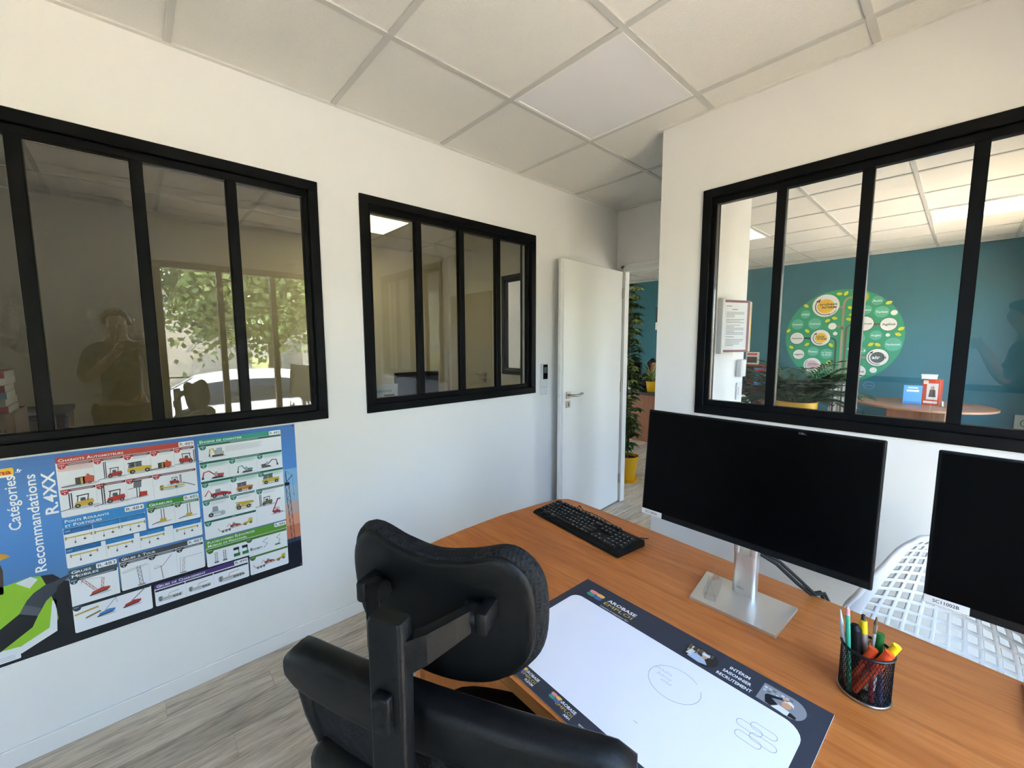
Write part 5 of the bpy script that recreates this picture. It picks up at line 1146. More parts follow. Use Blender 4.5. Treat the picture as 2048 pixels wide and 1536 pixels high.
for x, z, r, t in ((0.513, 1.829, 0.058, ['Albi']), (0.423, 1.689, 0.075, ['Carcassonne']), (0.632, 1.692, 0.078, ['Toulouse']), (0.635, 1.296, 0.066, ['Pessac']), (0.793, 1.267, 0.070, ['La Teste', 'de Buch']), (1.291, 1.969, 0.060, ['Actis']), (1.343, 1.822, 0.074, ['Tarbes']), (1.185, 1.857, 0.060, ['Pau']), (1.304, 1.519, 0.063, ['Anglet']), (1.480, 1.400, 0.085, ['Peyrehorade']), (1.125, 1.484, 0.075, ['Saint', 'Jean']), (1.175, 1.315, 0.045, ['al'])):
    bub(x, z, r, t, 0.026 if len(t) == 1 else 0.022, LG, '#e4ece6')
for i, (x, z) in enumerate(((0.517, 1.95), (0.889, 2.09), (0.962, 2.09), (1.021, 1.895), (1.044, 1.802), (1.013, 1.74), (0.779, 1.728), (0.857, 1.76), (0.317, 1.599), (0.548, 1.59), (0.365, 1.355), (0.556, 1.396), (0.838, 1.387), (0.825, 1.148), (1.406, 1.935), (1.544, 1.599), (1.52, 1.528), (1.262, 1.399), (1.331, 1.395))):
    a = [-0.6, -0.1, 1.0, -0.3, 0.2, -0.3, 0.5, -0.2, 0.9, -0.7, -0.5, 0.6, -0.9, 0.6, 0.4, 0.5, -0.4, 0.6, -0.5][i]
    for k, c, zz in ((1.0, '#3f6a3a', 5), (0.86, '#cfd32c', 6)):
        L, w = 0.044*k, 0.026*k; pts = [(-L, 0), (-L*0.5, w*0.8), (0, w), (L*0.5, w*0.8), (L, 0), (L*0.5, -w*0.8), (0, -w), (-L*0.5, -w*0.8)]
        ik.poly([(x+p*math.cos(a)-q*math.sin(a), z+p*math.sin(a)+q*math.cos(a)) for p, q in pts], c, zz)
ik.off = 0
ik.ring(1.279, 0.855, 0.055, 0.048, 0.005, '#7fa3ab', 1); ik.text('Junic', 1.279, 0.843, 0.022, '#7fa3ab', 1, align='c', fit=0.075)
ik.build('print', PRINTM, decal, (0, 0, 0), (0, -1, 0), (0, 0, 1))
sg = thing('wall_plate', 'small pale notice plate low on the teal wall, right picture edge', 'notice', (5.245, -2.60, 0.50))
MB().box(-0.004, -0.08, -0.09, 0.004, 0.06, 0.12).build('plate', mat('pale_plate', (0.55, 0.62, 0.62), 0.5), sg)
ik = Ink(0.0004); ik.ring(0.02, 0.03, 0.035, 0.04, 0.008, '#2f7a6a', 1); ik.build('print', PRINTM, sg, (-0.0045, 0, 0), (0, -1, 0), (0, 0, 1))

# round meeting table with its displays
tb = thing('round_table', 'round wooden meeting table in front of the teal wall', 'table', (4.52, -1.83, 0))
TW = wood('beech_top', '#8e6244', '#a2714f', '#b5825e', 1, 0.4, 14, 5)
mb = MB(); mb.lathe([(0.555, 0.715), (0.57, 0.719), (0.57, 0.736), (0.565, 0.74)], 56); mb.build('tabletop', TW, tb)
LW = wood('light_beech_panel', '#b98a5e', '#c69a6c', '#d4aa7c', 2, 0.45, 14, 5)
MB().box(-0.34, -0.012, 0.0, 0.34, 0.012, 0.715).build('leg_panel', LW, tb, rot=(0, 0, 0.62))
MB().box(-0.34, -0.012, 0.0, 0.34, 0.012, 0.713).build('leg_panel', WALN, tb, rot=(0, 0, 0.62+PI/2))
fl = thing('flyer_stand', 'clear stand with a light blue flyer on the round table', 'flyer stand', (4.42, -1.75, 0.74), 0.10)
MB().box(-0.004, -0.075, 0.0, 0.004, 0.075, 0.21).build('flyer', mat('blue_flyer', '#5c9fd4', 0.4), fl)
MB().box(-0.05, -0.075, 0.0, 0.05, 0.075, 0.003).build('foot', ACRYL, fl)
ik = Ink(0.0004); ik.rect(-0.04, 0.178, 0.04, 0.190, '#eef4fa', 1); ik.rect(-0.05, 0.140, 0.05, 0.162, '#dfeaf4', 1); ik.rect(-0.07, 0.0, 0.07, 0.03, '#4583bc', 1); ik.build('print', PRINTM, fl, (-0.0045, 0, 0), (0, -1, 0), (0, 0, 1))
rb = thing('display_box', 'red orange display box with a small figure picture on the round table', 'display box', (4.52, -1.895, 0.74), -0.15)
MB().rbox(-0.06, -0.075, 0.0, 0.06, 0.07, 0.285, 0.004, 1).build('box', mat('red_orange_card', '#c94a2c', 0.45), rb)
ik = Ink(0.0004); ik.rect(-0.03, 0.06, 0.06, 0.24, '#d8cfc6', 1); ik.ell(0.015, 0.19, 0.016, 0.02, '#c08a6a', 2); ik.poly([(-0.012, 0.09), (0.045, 0.09), (0.038, 0.172), (-0.004, 0.172)], '#5a4a44', 2); ik.rect(-0.05, 0.02, 0.06, 0.045, '#e8d9cc', 1); ik.rect(-0.06, 0.23, -0.02, 0.27, '#d9d3c4', 1)
ik.build('print', PRINTM, rb, (-0.0605, 0, 0), (0, -1, 0), (0, 0, 1))
wbx = thing('paper_box', 'flat white box lying on the red display box', 'box', (4.50, -1.865, 1.0252))
MB().rbox(-0.05, -0.065, 0.0, 0.05, 0.06, 0.05, 0.003, 1).build('box', WHITEPL, wbx); MB().box(-0.052, -0.067, 0.034, 0.052, 0.062, 0.0515).build('lid', WHITEPL, wbx)
tnk = thing('trinket', 'tiny silver trinket beside the red display box', 'trinket', (4.40, -1.985, 0.74))
MB().lathe([(0.018, 0), (0.022, 0.01), (0.012, 0.03), (0.016, 0.045), (0.006, 0.06)], 14).build('body', CHROME, tnk, 50)

# palm in a tall yellow planter
def leaflet(mb, base, d, nrm, L, w):
    d = d.normalized(); s = d.cross(nrm).normalized()
    p0, p1, p2 = base, base+d*L*0.5+nrm*0.01*L, base+d*L-Vector((0, 0, 1))*L*0.18
    mb.add([p0, p1+s*w/2, p2, p1-s*w/2], [(0, 1, 2, 3)])
pm = thing('potted_palm', 'bushy palm in a tall yellow planter behind the right window', 'potted plant', (2.6, -1.07, 0))
MB().lathe([(0.115, 0.0), (0.118, 0.004), (0.158, 0.825), (0.166, 0.828), (0.168, 0.885), (0.160, 0.890), (0.152, 0.885), (0.148, 0.825)], 32, caps=False).build('planter', YELLOW, pm, 40)
MB().lathe([(0.001, 0.0), (0.115, 0.0), (0.115, 0.003)], 24, caps=False).build('planter_base', YELLOW, pm)
MB().lathe([(0.001, 0.852), (0.150, 0.848)], 24, caps=False).build('soil', SOIL, pm)
R_ = random.Random(5)
for k in range(84):
    a = 2*PI*k*0.382+R_.uniform(-0.2, 0.2); L = R_.uniform(0.34, 0.52); el = R_.uniform(0.35, 1.2)
    if math.cos(a)*-0.97+math.sin(a)*-0.22 > 0.35: el = max(el, 1.0); L *= 0.8
    pts = []; p = Vector((0.05*math.cos(a), 0.05*math.sin(a), 0.85)); v = Vector((math.cos(a)*math.cos(el), math.sin(a)*math.cos(el), math.sin(el)))
    for i in range(9):
        pts.append(p.copy()); p = p+v*(L/8); v = (v+Vector((0, 0, -0.115))).normalized()
    mb = MB(); mb.tube(pts, [0.004-0.0003*i for i in range(9)], 4, False)
    for i in range(2, 9):
        for q in (0, 0.5):
            if i == 8 and q: continue
            b = pts[i].lerp(pts[min(8, i+1)], q); t = (pts[min(8, i+1)]-pts[i-1]).normalized(); side = t.cross(Vector((0, 0, 1))).normalized()
            for s in (-1, 1): leaflet(mb, b, t*0.75+side*s*0.8, Vector((0, 0, 1)), 0.165*(1-0.06*abs(i-5)), 0.027)
    mb.build('frond', LEAFD, pm)
# bookcase and chair seen beside the white return wall
bc = thing('bookcase', 'low wooden bookcase with leaflets against the teal wall', 'bookcase', (5.07, 0.12, 0))
for y in (-0.22, 0.10, 0.42): MB().box(-0.16, y-0.010, 0.0, 0.16, y+0.010, 1.08).build('upright', WALN, bc)
for z in (0.06, 0.40, 0.74, 1.08): MB().box(-0.165, -0.235, z, 0.165, 0.435, z+0.02).build('shelf', WALN, bc)
MB().box(0.15, -0.22, 0.0, 0.16, 0.42, 1.08).build('back_panel', WALN, bc)
def leafstack(name, label, y0, y1, z0, z1, c1, c2, x=4.93):
    t = thing(name, label, 'leaflets', (x, (y0+y1)/2, z0)); w = y1-y0
    MB().box(-0.005, -w/2, 0, 0.045, w/2, z1-z0).build('holder', mat('h_'+c1, c1, 0.5), t)
    ik = Ink(0.0006); ik.rect(-w*0.4, (z1-z0)*0.1, w*0.4, (z1-z0)*0.62, c2, 1); ik.rect(-w*0.4, (z1-z0)*0.75, w*0.4, (z1-z0)*0.92, '#c23a34', 1); ik.build('print', PRINTM, t, (-0.0055, 0, 0), (0, -1, 0), (0, 0, 1))
leafstack('leaflet_holder', 'dark leaflet holder with red and white leaflet in the bookcase', 0.16, 0.34, 0.765, 1.04, '#3a3f48', '#d9d3cc')
leafstack('leaflet_holder', 'blue leaflets in the clear rack at the bookcase side', -0.16, 0.02, 0.765, 1.05, '#2f62a0', '#7fa8d0')
leafstack('photo_card', 'small card with two faces on top of the bookcase', -0.03, 0.14, 1.1012, 1.28, '#c9c6c0', '#3a2f2c')
leafstack('card_tray', 'small dark tray on top of the bookcase', 0.15, 0.34, 1.1012, 1.17, '#23262c', '#3a3f48', 4.95)
shell_chair('white perforated chair seen past the return wall in reception', (3.55, -0.22, 0), PI*0.62)

# document display rack and switches on the far side of the return wall
rk = thing('document_rack', 'wall rack of maroon and yellow display panels holding a printed page', 'document rack', (0.775, -1.04, 1.545))
MB().rbox(-0.02, -0.03, -0.175, 0.02, 0.0, 0.175, 0.004, 1).build('wall_bracket', mat('rack_grey', (0.4, 0.4, 0.4), 0.4), rk)
MAR = mat('maroon_panel', '#7a3340', 0.45); YPN = mat('yellow_panel', '#dcae2e', 0.45); PAGE = mat('white_page', (0.82, 0.82, 0.82), 0.6)
for k, (ang, fm) in enumerate(((-22.4, MAR), (-18.5, MAR), (-15.0, PAGE), (-11.5, YPN), (-8.5, YPN))):
    a = math.radians(ang)
    pn = MB(); pn.rbox(0.0, -0.004, -0.165, 0.238, 0.0, 0.165, 0.0018, 1)
    o = pn.build('display_panel', fm, rk, loc=(0.030*k, -0.012+0.004*k, 0), rot=(0, 0, math.radians(-22.4)+0.01*k))
    if k == 0:
        MB().box(-0.014, -0.007, -0.170, 0.010, 0.003, 0.176).build('hinge_strip', YPN, o)
        MB().box(0.022, -0.0052, -0.150, 0.218, -0.0042, 0.150).build('page', PAGE, o)
        ik = Ink(0.0003); r2 = random.Random(3); z = 0.128
        ik.line([(0.040, 0.127), (0.085, 0.127)], 0.004, '#777777', 1); ik.line([(0.09, 0.106), (0.135, 0.106)], 0.004, '#777777', 1); z = 0.088
        while z > -0.125:
            w = r2.choice([0.15, 0.15, 0.145, 0.12, 0.07]); ik.line([(0.042, z), (0.042+w, z)], 0.0035, '#8f8f92', 1); z -= 0.0095 if r2.random() > 0.2 else 0.017
        ik.build('page_print', PRINTM, o, (0, -0.0053, 0), (1, 0, 0), (0, 0, 1))
sw = thing('wall_terminal', 'small white wall terminal below the document rack', 'terminal', (1.16, -1.04, 1.262))
MB().rbox(-0.045, -0.035, -0.06, 0.05, 0.0, 0.06, 0.006, 2).build('body', WHITEPL, sw); MB().box(-0.02, -0.0358, -0.035, 0.035, -0.0342, 0.040).build('display', mat('pale_display', (0.75, 0.75, 0.76), 0.3), sw)
sw = thing('light_switch', 'white light switch low on the return wall', 'switch', (1.17, -1.04, 1.10))
MB().rbox(-0.04, -0.010, -0.06, 0.04, 0.0, 0.06, 0.003, 2).build('plate', WHITEPL, sw); MB().rbox(-0.022, -0.014, -0.03, 0.022, -0.009, 0.03, 0.002, 1).build('rocker', WHITEPL, sw)

# ================================================================ through the open door: plant, reception desk, person
sc_ = thing('climbing_plant', 'tall variegated climbing plant in a yellow pot beside the doorway', 'potted plant', (1.76, 0.20, 0))
MB().lathe([(0.085, 0.012), (0.088, 0.02), (0.115, 0.24), (0.122, 0.242), (0.122, 0.265), (0.112, 0.265), (0.108, 0.235)], 26, caps=False).build('pot', YELLOW, sc_, 40)
MB().lathe([(0.001, 0.0), (0.120, 0.0), (0.125, 0.018), (0.118, 0.020), (0.10, 0.012), (0.001, 0.012)], 26, caps=False).build('saucer', YELLOW, sc_, 40)
MB().lathe([(0.001, 0.236), (0.108, 0.234)], 20, caps=False).build('soil', SOIL, sc_)
st = MB()
for k in range(3): st.tube([(0.02*math.cos(k*2.1), 0.02*math.sin(k*2.1), 0.23), (0.03*math.cos(k*2.1+1), 0.03*math.sin(k*2.1+1), 1.0), (0.02*math.cos(k*2.1+2), 0.02*math.sin(k*2.1+2), 1.98)], 0.007, 6)
st.build('stem', mat('plant_stem', '#5a5a32', 0.7), sc_, 60)
R_ = random.Random(11)
for k in range(130):
    z = 0.36+1.66*(k/130)+R_.uniform(-0.03, 0.03); a = R_.uniform(0, 2*PI); ln = R_.uniform(0.03, 0.075)*(1.3 if z < 0.75 else 1.0)
    b = Vector((0.02*math.cos(a), 0.02*math.sin(a), z)); d = Vector((math.cos(a), math.sin(a), 0.35)); c = b+d*ln
    mb = MB(); mb.tube([b, c], 0.0022, 4, False)
    m_ = 7; out = Vector((math.cos(a), math.sin(a), 0)); side = out.cross(Vector((0, 0, 1)))
    for i in range(m_):
        t = 2*PI*i/m_; dd = (out*math.cos(t)*0.8+side*math.sin(t)+Vector((0, 0, -0.45))).normalized(); L = R_.uniform(0.07, 0.095)*(1.3 if z < 0.7 else 1); wv = dd.cross(Vector((0, 0, 1))).normalized()*L*0.24; nn = Vector((0, 0, 1))*0.006
        mb.add([c, c+dd*L*0.45+wv+nn, c+dd*L, c+dd*L*0.45-wv+nn, c+dd*L*0.45-nn], [(0, 1, 4), (1, 2, 4), (2, 3, 4), (3, 0, 4)])
    mb.build('leaf', LEAFW if k % 3 == 1 and z > 0.75 else LEAFV, sc_)
rd = thing('reception_desk', 'reception desk with reddish wood front and dark top through the doorway', 'desk', (3.40, 1.25, 0))
MB().rbox(0.0, -0.62, 0.0, 0.025, 0.75, 0.69, 0.002, 1).build('front_panel', WALN, rd); MB().rbox(-0.05, -0.66, 0.69, 0.72, 0.80, 0.725, 0.004, 1).build('desktop', DKTOP, rd)
for y in (-0.60, 0.72): MB().box(0.03, y, 0.0, 0.65, y+0.025, 0.69).build('side_panel', WALN, rd)
sp_ = thing('spider_plant', 'spider plant in a yellow pot on the reception desk', 'potted plant', (3.52, 0.92, 0.725))
MB().lathe([(0.050, 0.0), (0.052, 0.004), (0.070, 0.13), (0.074, 0.131), (0.074, 0.148), (0.068, 0.148), (0.064, 0.13)], 22, caps=False).build('pot', YELLOW, sp_, 40)
MB().lathe([(0.001, 0.0), (0.05, 0.0)], 20, caps=False).build('pot_base', YELLOW, sp_); MB().lathe([(0.001, 0.130), (0.066, 0.128)], 20, caps=False).build('soil', SOIL, sp_)
for k in range(44):
    a = 2*PI*k*0.382; L = R_.uniform(0.28, 0.46); el = R_.uniform(0.5, 1.45); p = Vector((0, 0, 0.13)); v = Vector((math.cos(a)*math.cos(el), math.sin(a)*math.cos(el), math.sin(el))); sd_ = Vector((-math.sin(a), math.cos(a), 0))
    vs = []
    for i in range(8):
        w = 0.010*(1-i/8)+0.0015; vs += [p+sd_*w, p-sd_*w]; p = p+v*(L/7); v = (v+Vector((0, 0, -0.24))).normalized()
    MB().add(vs, [(2*i, 2*i+1, 2*i+3, 2*i+2) for i in range(7)]).build('leaf', LEAFS, sp_)
dm = thing('monitor', 'black monitor on the reception desk seen through the doorway', 'monitor', (3.92, 1.50, 0.725), PI/2-0.3)
MB().rbox(-0.23, -0.015, 0.10, 0.23, 0.015, 0.40, 0.005, 1).build('housing', BPLAS, dm); MB().box(-0.22, 0.0145, 0.115, 0.22, 0.016, 0.39).build('screen', SCREEN, dm); MB().rbox(-0.02, -0.03, 0.005, 0.02, -0.012, 0.25, 0.004, 1).build('neck', BPLAS, dm); MB().rbox(-0.11, -0.09, 0.0, 0.11, 0.08, 0.012, 0.004, 1).build('foot', BPLAS, dm)
pt = thing('paper_tray', 'dark tray holding white papers on the reception desk', 'tray', (3.52, 1.20, 0.725), 0.1)
MB().box(-0.11, -0.14, 0.0, 0.11, 0.14, 0.008).build('tray', BPLAS, pt)
for y in (-0.14, 0.136): MB().box(-0.11, y, 0.008, 0.11, y+0.004, 0.06).build('side', BPLAS, pt)
MB().box(-0.10, -0.13, 0.0085, 0.10, 0.13, 0.035).build('papers', PAGE, pt)
pic = thing('wall_picture', 'dark framed picture on the teal wall at the doorway edge', 'picture', (5.235, 1.62, 1.87))
MB().rbox(-0.012, -0.19, -0.07, 0.012, 0.19, 0.21, 0.003, 1).build('panel', mat('dark_picture', '#20242a', 0.4), pic); MB().rbox(-0.014, -0.19, -0.21, 0.012, 0.19, -0.072, 0.003, 1).build('white_strip', WHITEPL, pic)
# the receptionist: one continuous seated figure, hair and top as children
def skin_body(name, nodes, edges, material, parent, sub=2, root=0):
    me = bpy.data.meshes.new(name); me.from_pydata([n[0] for n in nodes], edges, [])
    o = bpy.data.objects.new(name, me); col.objects.link(o); o.parent = parent
    me.materials.append(material)
    sk = o.modifiers.new('skin', 'SKIN'); sk.use_smooth_shade = True
    if not me.skin_vertices: pass
    for i, n in enumerate(nodes):
        r = n[1] if isinstance(n[1], tuple) else (n[1], n[1]); me.skin_vertices[0].data[i].radius = r
        me.skin_vertices[0].data[i].use_root = (i == root)
    ss = o.modifiers.new('sub', 'SUBSURF'); ss.levels = sub; ss.render_levels = sub
    return o
SKIN = mat('skin', '#b98468', 0.5); HAIR = mat('dark_hair', '#241a17', 0.55, bump=0.6, bscale=150); SHIRT = mat('dark_shirt', '#2a2b33', 0.8)
per = thing('person', 'seated person with long dark hair in dark top at the reception desk', 'person', (4.38, 1.385, 0), math.radians(150)); per.scale = (1, 1, 0.955)
rc = thing('office_chair', 'dark office chair under the person at the reception desk', 'office chair', (4.42, 1.39, 0), math.radians(150))
MB().rbox(-0.22, -0.20, 0.33, 0.22, 0.20, 0.385, 0.02, 2).build('seat', BFAB, rc); MB().rbox(-0.2, -0.26, 0.45, 0.2, -0.215, 0.78, 0.02, 2).build('backrest', BFAB, rc); MB().cyl((0, 0, 0.03), (0, 0, 0.335), 0.03, n=12).build('column', BPLAS, rc); MB().rbox(-0.03, -0.27, 0.34, 0.03, -0.21, 0.46, 0.005, 1).build('back_bar', BPLAS, rc)
for k in range(5): MB().tube([(0, 0, 0.06), (0.26*math.cos(k*1.2566), 0.26*math.sin(k*1.2566), 0.025)], 0.022, 8).build('base_arm', BPLAS, rc)
# local: faces +y
nd = [((0, 0, 0.52), (0.15, 0.12)), ((0, 0.0, 0.66), (0.13, 0.10)), ((0, 0.01, 0.82), (0.15, 0.10)), ((0, 0.0, 0.93), (0.12, 0.075)), ((0, 0.005, 0.99), (0.052, 0.052)), ((0, 0.02, 1.04), (0.060, 0.070)), ((0, 0.025, 1.10), (0.070, 0.082)), ((0, 0.015, 1.17), (0.060, 0.07)),
      ((0.17, 0.0, 0.90), 0.050), ((0.21, 0.05, 0.72), 0.042), ((0.17, 0.24, 0.745), 0.034), ((0.13, 0.33, 0.755), 0.026), ((-0.17, 0.0, 0.90), 0.050), ((-0.21, 0.05, 0.72), 0.042), ((-0.17, 0.24, 0.745), 0.034), ((-0.13, 0.33, 0.755), 0.026),
      ((0.10, 0.05, 0.50), 0.085), ((0.11, 0.40, 0.50), 0.065), ((0.11, 0.42, 0.12), 0.045), ((0.11, 0.52, 0.05), 0.04), ((-0.10, 0.05, 0.50), 0.085), ((-0.11, 0.40, 0.50), 0.065), ((-0.11, 0.42, 0.12), 0.045), ((-0.11, 0.52, 0.05), 0.04),
      ((0, 0.105, 1.075), (0.014, 0.016))]
ed = [(0, 1), (1, 2), (2, 3), (3, 4), (4, 5), (5, 6), (6, 7), (3, 8), (8, 9), (9, 10), (10, 11), (3, 12), (12, 13), (13, 14), (14, 15), (0, 16), (16, 17), (17, 18), (18, 19), (0, 20), (20, 21), (21, 22), (22, 23), (6, 24)]
skin_body('body', nd, ed, SKIN, per)
skin_body('top', [((0, 0, 0.52), (0.16, 0.13)), ((0, 0.0, 0.66), (0.145, 0.115)), ((0, 0.01, 0.82), (0.165, 0.115)), ((0, 0.0, 0.93), (0.13, 0.085)), ((0.17, 0.0, 0.90), 0.060), ((0.21, 0.05, 0.72), 0.052), ((0.17, 0.24, 0.745), 0.042), ((-0.17, 0.0, 0.90), 0.060), ((-0.21, 0.05, 0.72), 0.052), ((-0.17, 0.24, 0.745), 0.042)],
          [(0, 1), (1, 2), (2, 3), (3, 4), (4, 5), (5, 6), (3, 7), (7, 8), (8, 9)], SHIRT, per)
hb = MB(); vs, fs = [], []; NA, NB = 20, 12
for j in range(NB+1):
    f = j/NB
    for i in range(NA):
        a = 2*PI*i/NA; face = max(0, math.sin(a))          # open towards +y (the face)
        z = 1.225-0.34*f; rr = 0.098*math.sin(min(1, f*2.2+0.12)*PI/2)*(1+0.12*f)
        if f > 0.22: cut = 1-0.55*max(0, face-0.35)/0.65
        else: cut = 1
        vs.append((rr*0.92*math.cos(a), rr*math.sin(a)*cut*(1.0 if math.sin(a) < 0 else 0.95)+0.008, z))
for j in range(NB):
    for i in range(NA):
        am = 2*PI*(i+0.5)/NA
        if j/NB > 0.24 and math.sin(am) > 0.55: continue
        fs.append((j*NA+i, j*NA+(i+1) % NA, (j+1)*NA+(i+1) % NA, (j+1)*NA+i))
fs.append(tuple(range(NA)))
hb.add(vs, fs); ho = hb.build('hair', HAIR, per, 60); so = ho.modifiers.new('thick', 'SOLIDIFY'); so.thickness = 0.014
for s in (-1, 1):
    MB().lathe([(0.001, -0.006), (0.007, -0.004), (0.009, 0), (0.007, 0.004), (0.001, 0.006)], 10, caps=False).build('eye', mat('eye_dark', '#1c1614', 0.3), per, 60, loc=(s*0.028, 0.098, 1.112), rot=(PI/2, 0, 0))
MB().rbox(-0.022, -0.004, -0.005, 0.022, 0.006, 0.005, 0.003, 1).build('mouth', mat('lips', '#8a4a44', 0.5), per, loc=(0, 0.094, 1.035))

# ================================================================ neighbouring office seen dimly through the left windows
nd_ = thing('office_desk', 'dark desk in the neighbouring office behind the middle window', 'desk', (-0.25, 1.0, 0))
MB().rbox(-0.75, -0.4, 0.71, 0.75, 0.4, 0.74, 0.004, 1).build('desktop', DKTOP, nd_)
for x in (-0.72, 0.69): MB().box(x, -0.36, 0, x+0.03, 0.36, 0.71).build('side_panel', DKTOP, nd_)
nm = thing('monitor', 'grey backed monitor on the desk behind the middle window', 'monitor', (-0.11, 1.2, 0.74), 0.0)
MB().rbox(-0.215, -0.02, 0.10, 0.215, 0.02, 0.44, 0.006, 1).build('housing', mat('dark_grey_plastic', (0.035, 0.035, 0.038), 0.5), nm); MB().rbox(-0.215, -0.022, 0.405, 0.215, 0.018, 0.445, 0.004, 1).build('top_bezel', BPLAS, nm); MB().box(-0.205, 0.0195, 0.11, 0.205, 0.021, 0.43).build('screen', SCREEN, nm)
MB().rbox(-0.03, -0.04, 0.01, 0.03, -0.015, 0.25, 0.004, 1).build('neck', BPLAS, nm); MB().rbox(-0.11, -0.09, 0.0, 0.11, 0.09, 0.012, 0.004, 1).build('foot', BPLAS, nm)
sg2 = thing('table_sign', 'white standing sign with green lettering behind the middle window', 'sign', (-0.56, 0.9, 0.74))
MB().box(-0.16, -0.003, 0.0, 0.105, 0.003, 0.385).build('card', PAGE, sg2); MB().box(-0.16, -0.05, 0.0, 0.105, 0.05, 0.004).build('foot', ACRYL, sg2)
ik = Ink(0.0004); ik.text('ntations', -0.095, 0.325, 0.026, '#2f7a5a', 1, fit=0.145); ik.line([(-0.01, 0.300), (0.075, 0.300)], 0.012, '#6a706a', 1); ik.build('print', PRINTM, sg2, (0, -0.0035, 0), (1, 0, 0), (0, 0, 1))
cb = thing('cabinet', 'dark topped wooden cabinet in the neighbouring office', 'cabinet', (-2.56, 1.5, 0))
MB().rbox(-0.30, -0.22, 0.0, 0.27, 0.22, 1.035, 0.003, 1).build('body', mat('cabinet_wood', '#6e5340', 0.5), cb); MB().rbox(-0.31, -0.24, 1.035, 0.28, 0.23, 1.065, 0.003, 1).build('top', DKTOP, cb); MB().box(0.268, -0.23, 0.0, 0.284, -0.2, 1.04).build('edge_strip', BPLAS, cb)
lt = thing('side_table', 'low table under the cardboard box in the neighbouring office', 'table', (-2.62, 0.75, 0))
MB().rbox(-0.28, -0.25, 0.94, 0.26, 0.25, 0.965, 0.003, 1).build('top', DKTOP, lt)
for x in (-0.25, 0.22):
    for y in (-0.22, 0.19): MB().box(x, y, 0, x+0.03, y+0.03, 0.94).build('leg', BPLAS, lt)
CARD = mat('cardboard', '#9a7f5e', 0.85, vary=0.08, vscale=20)
cx_ = thing('cardboard_box', 'open cardboard box of catalogues behind the left window', 'box', (-2.50, 0.75, 0.965))
MB().box(-0.20, -0.15, 0.0, 0.13, 0.15, 0.006).build('bottom', CARD, cx_)
for a in ((-0.20, -0.15, 0.13, -0.145), (-0.20, 0.145, 0.13, 0.15), (-0.20, -0.145, -0.195, 0.145), (0.125, -0.145, 0.13, 0.145)): MB().box(a[0], a[1], 0.006, a[2], a[3], 0.19).build('side', CARD, cx_)
ik = Ink(0.0004); 
for k in range(2): ik.text('TRANSPORT FRAGILE', 0.11, 0.125-k*0.09, 0.014, '#3a3230', 1, fit=0.28, rot=PI)
ik.build('print', PRINTM, cx_, (0, -0.1505, 0), (1, 0, 0), (0, 0, 1))
R_ = random.Random(3)
cols_ = ['#b9b4ac', '#7f2f34', '#3f6f94', '#b5502f', '#d9d5cc', '#3a4a58', '#a83a36', '#c8c2b6', '#5f86a0', '#8a3038', '#d0cbc2', '#b0482c']
for k in range(12):
    z = 0.965+0.0062+k*0.0302
    t = thing('catalogue', 'catalogue %s in the cardboard box behind the left window' % ['lowest', 'second from the bottom', 'third from the bottom', 'fourth from the bottom', 'fifth from the bottom', 'sixth from the bottom', 'sixth from the top', 'fifth from the top', 'fourth from the top', 'third from the top', 'second from the top', 'on top of the pile'][k], 'catalogue', (-2.53+R_.uniform(-0.008, 0.008), 0.75, z), R_.uniform(-0.03, 0.03), 'catalogues in the cardboard box')
    MB().box(-0.145, -0.11, 0.0, 0.135, 0.11, 0.029).build('pages', PAGE, t); MB().box(-0.147, -0.113, 0.0291, 0.137, 0.113, 0.0301).build('cover', mat('cover%d' % k, cols_[k], 0.3), t); MB().box(-0.147, -0.1132, 0.0, 0.137, -0.1105, 0.0290).build('spine', mat('cover%d' % k, cols_[k], 0.3), t)
gc = thing('office_chair', 'office chair with lime green back in the neighbouring office', 'office chair', (-1.97, 1.10, 0), 0.2)
MB().rbox(-0.055, 0.16, 0.62, 0.055, 0.20, 0.985, 0.018, 3).build('headrest', mat('lime_fabric', '#8fae1f', 0.7), gc); MB().rbox(-0.22, -0.22, 0.44, 0.22, 0.20, 0.50, 0.02, 2).build('seat', BFAB, gc); MB().rbox(-0.20, 0.18, 0.52, 0.20, 0.22, 0.86, 0.02, 2).build('backrest', BFAB, gc)
MB().cyl((0, 0, 0.06), (0, 0, 0.44), 0.028, n=14).build('gas_lift', BPLAS, gc)
for k in range(5): MB().tube([(0, 0, 0.09), (0.28*math.cos(k*1.2566), 0.28*math.sin(k*1.2566), 0.03)], [0.025, 0.03], 8).build('base_arm', BPLAS, gc)

# ================================================================ outside the shop window (mirrored in the panes)
GZ = -0.5
ASPH = mat('pale_asphalt', (0.40, 0.33, 0.235), 0.9, bump=0.3, bscale=60, vary=0.12, vscale=1.5)
mb = MB(); mb.box(-40, -14, GZ-0.1, 40, 6, GZ); tag(mb.build('car_park', ASPH), 'sunlit pale asphalt car park outside the shop window', 'car park', None, 'structure')
GRS = mat('dry_grass', '#8f8f52', 0.95, bump=0.8, bscale=25, vary=0.3, vscale=3)
mb = MB(); mb.box(-40, -60, GZ-0.1, 40, -14, GZ+0.02); tag(mb.build('lawn', GRS), 'dry grass verge beyond the car park', 'lawn', None, 'structure')
mb = MB(); mb.box(-40, -14.15, GZ-0.05, 40, -13.95, GZ+0.13); tag(mb.build('kerb', mat('concrete', (0.45, 0.44, 0.42), 0.9)), 'concrete kerb along the car park', 'kerb', None, 'structure')
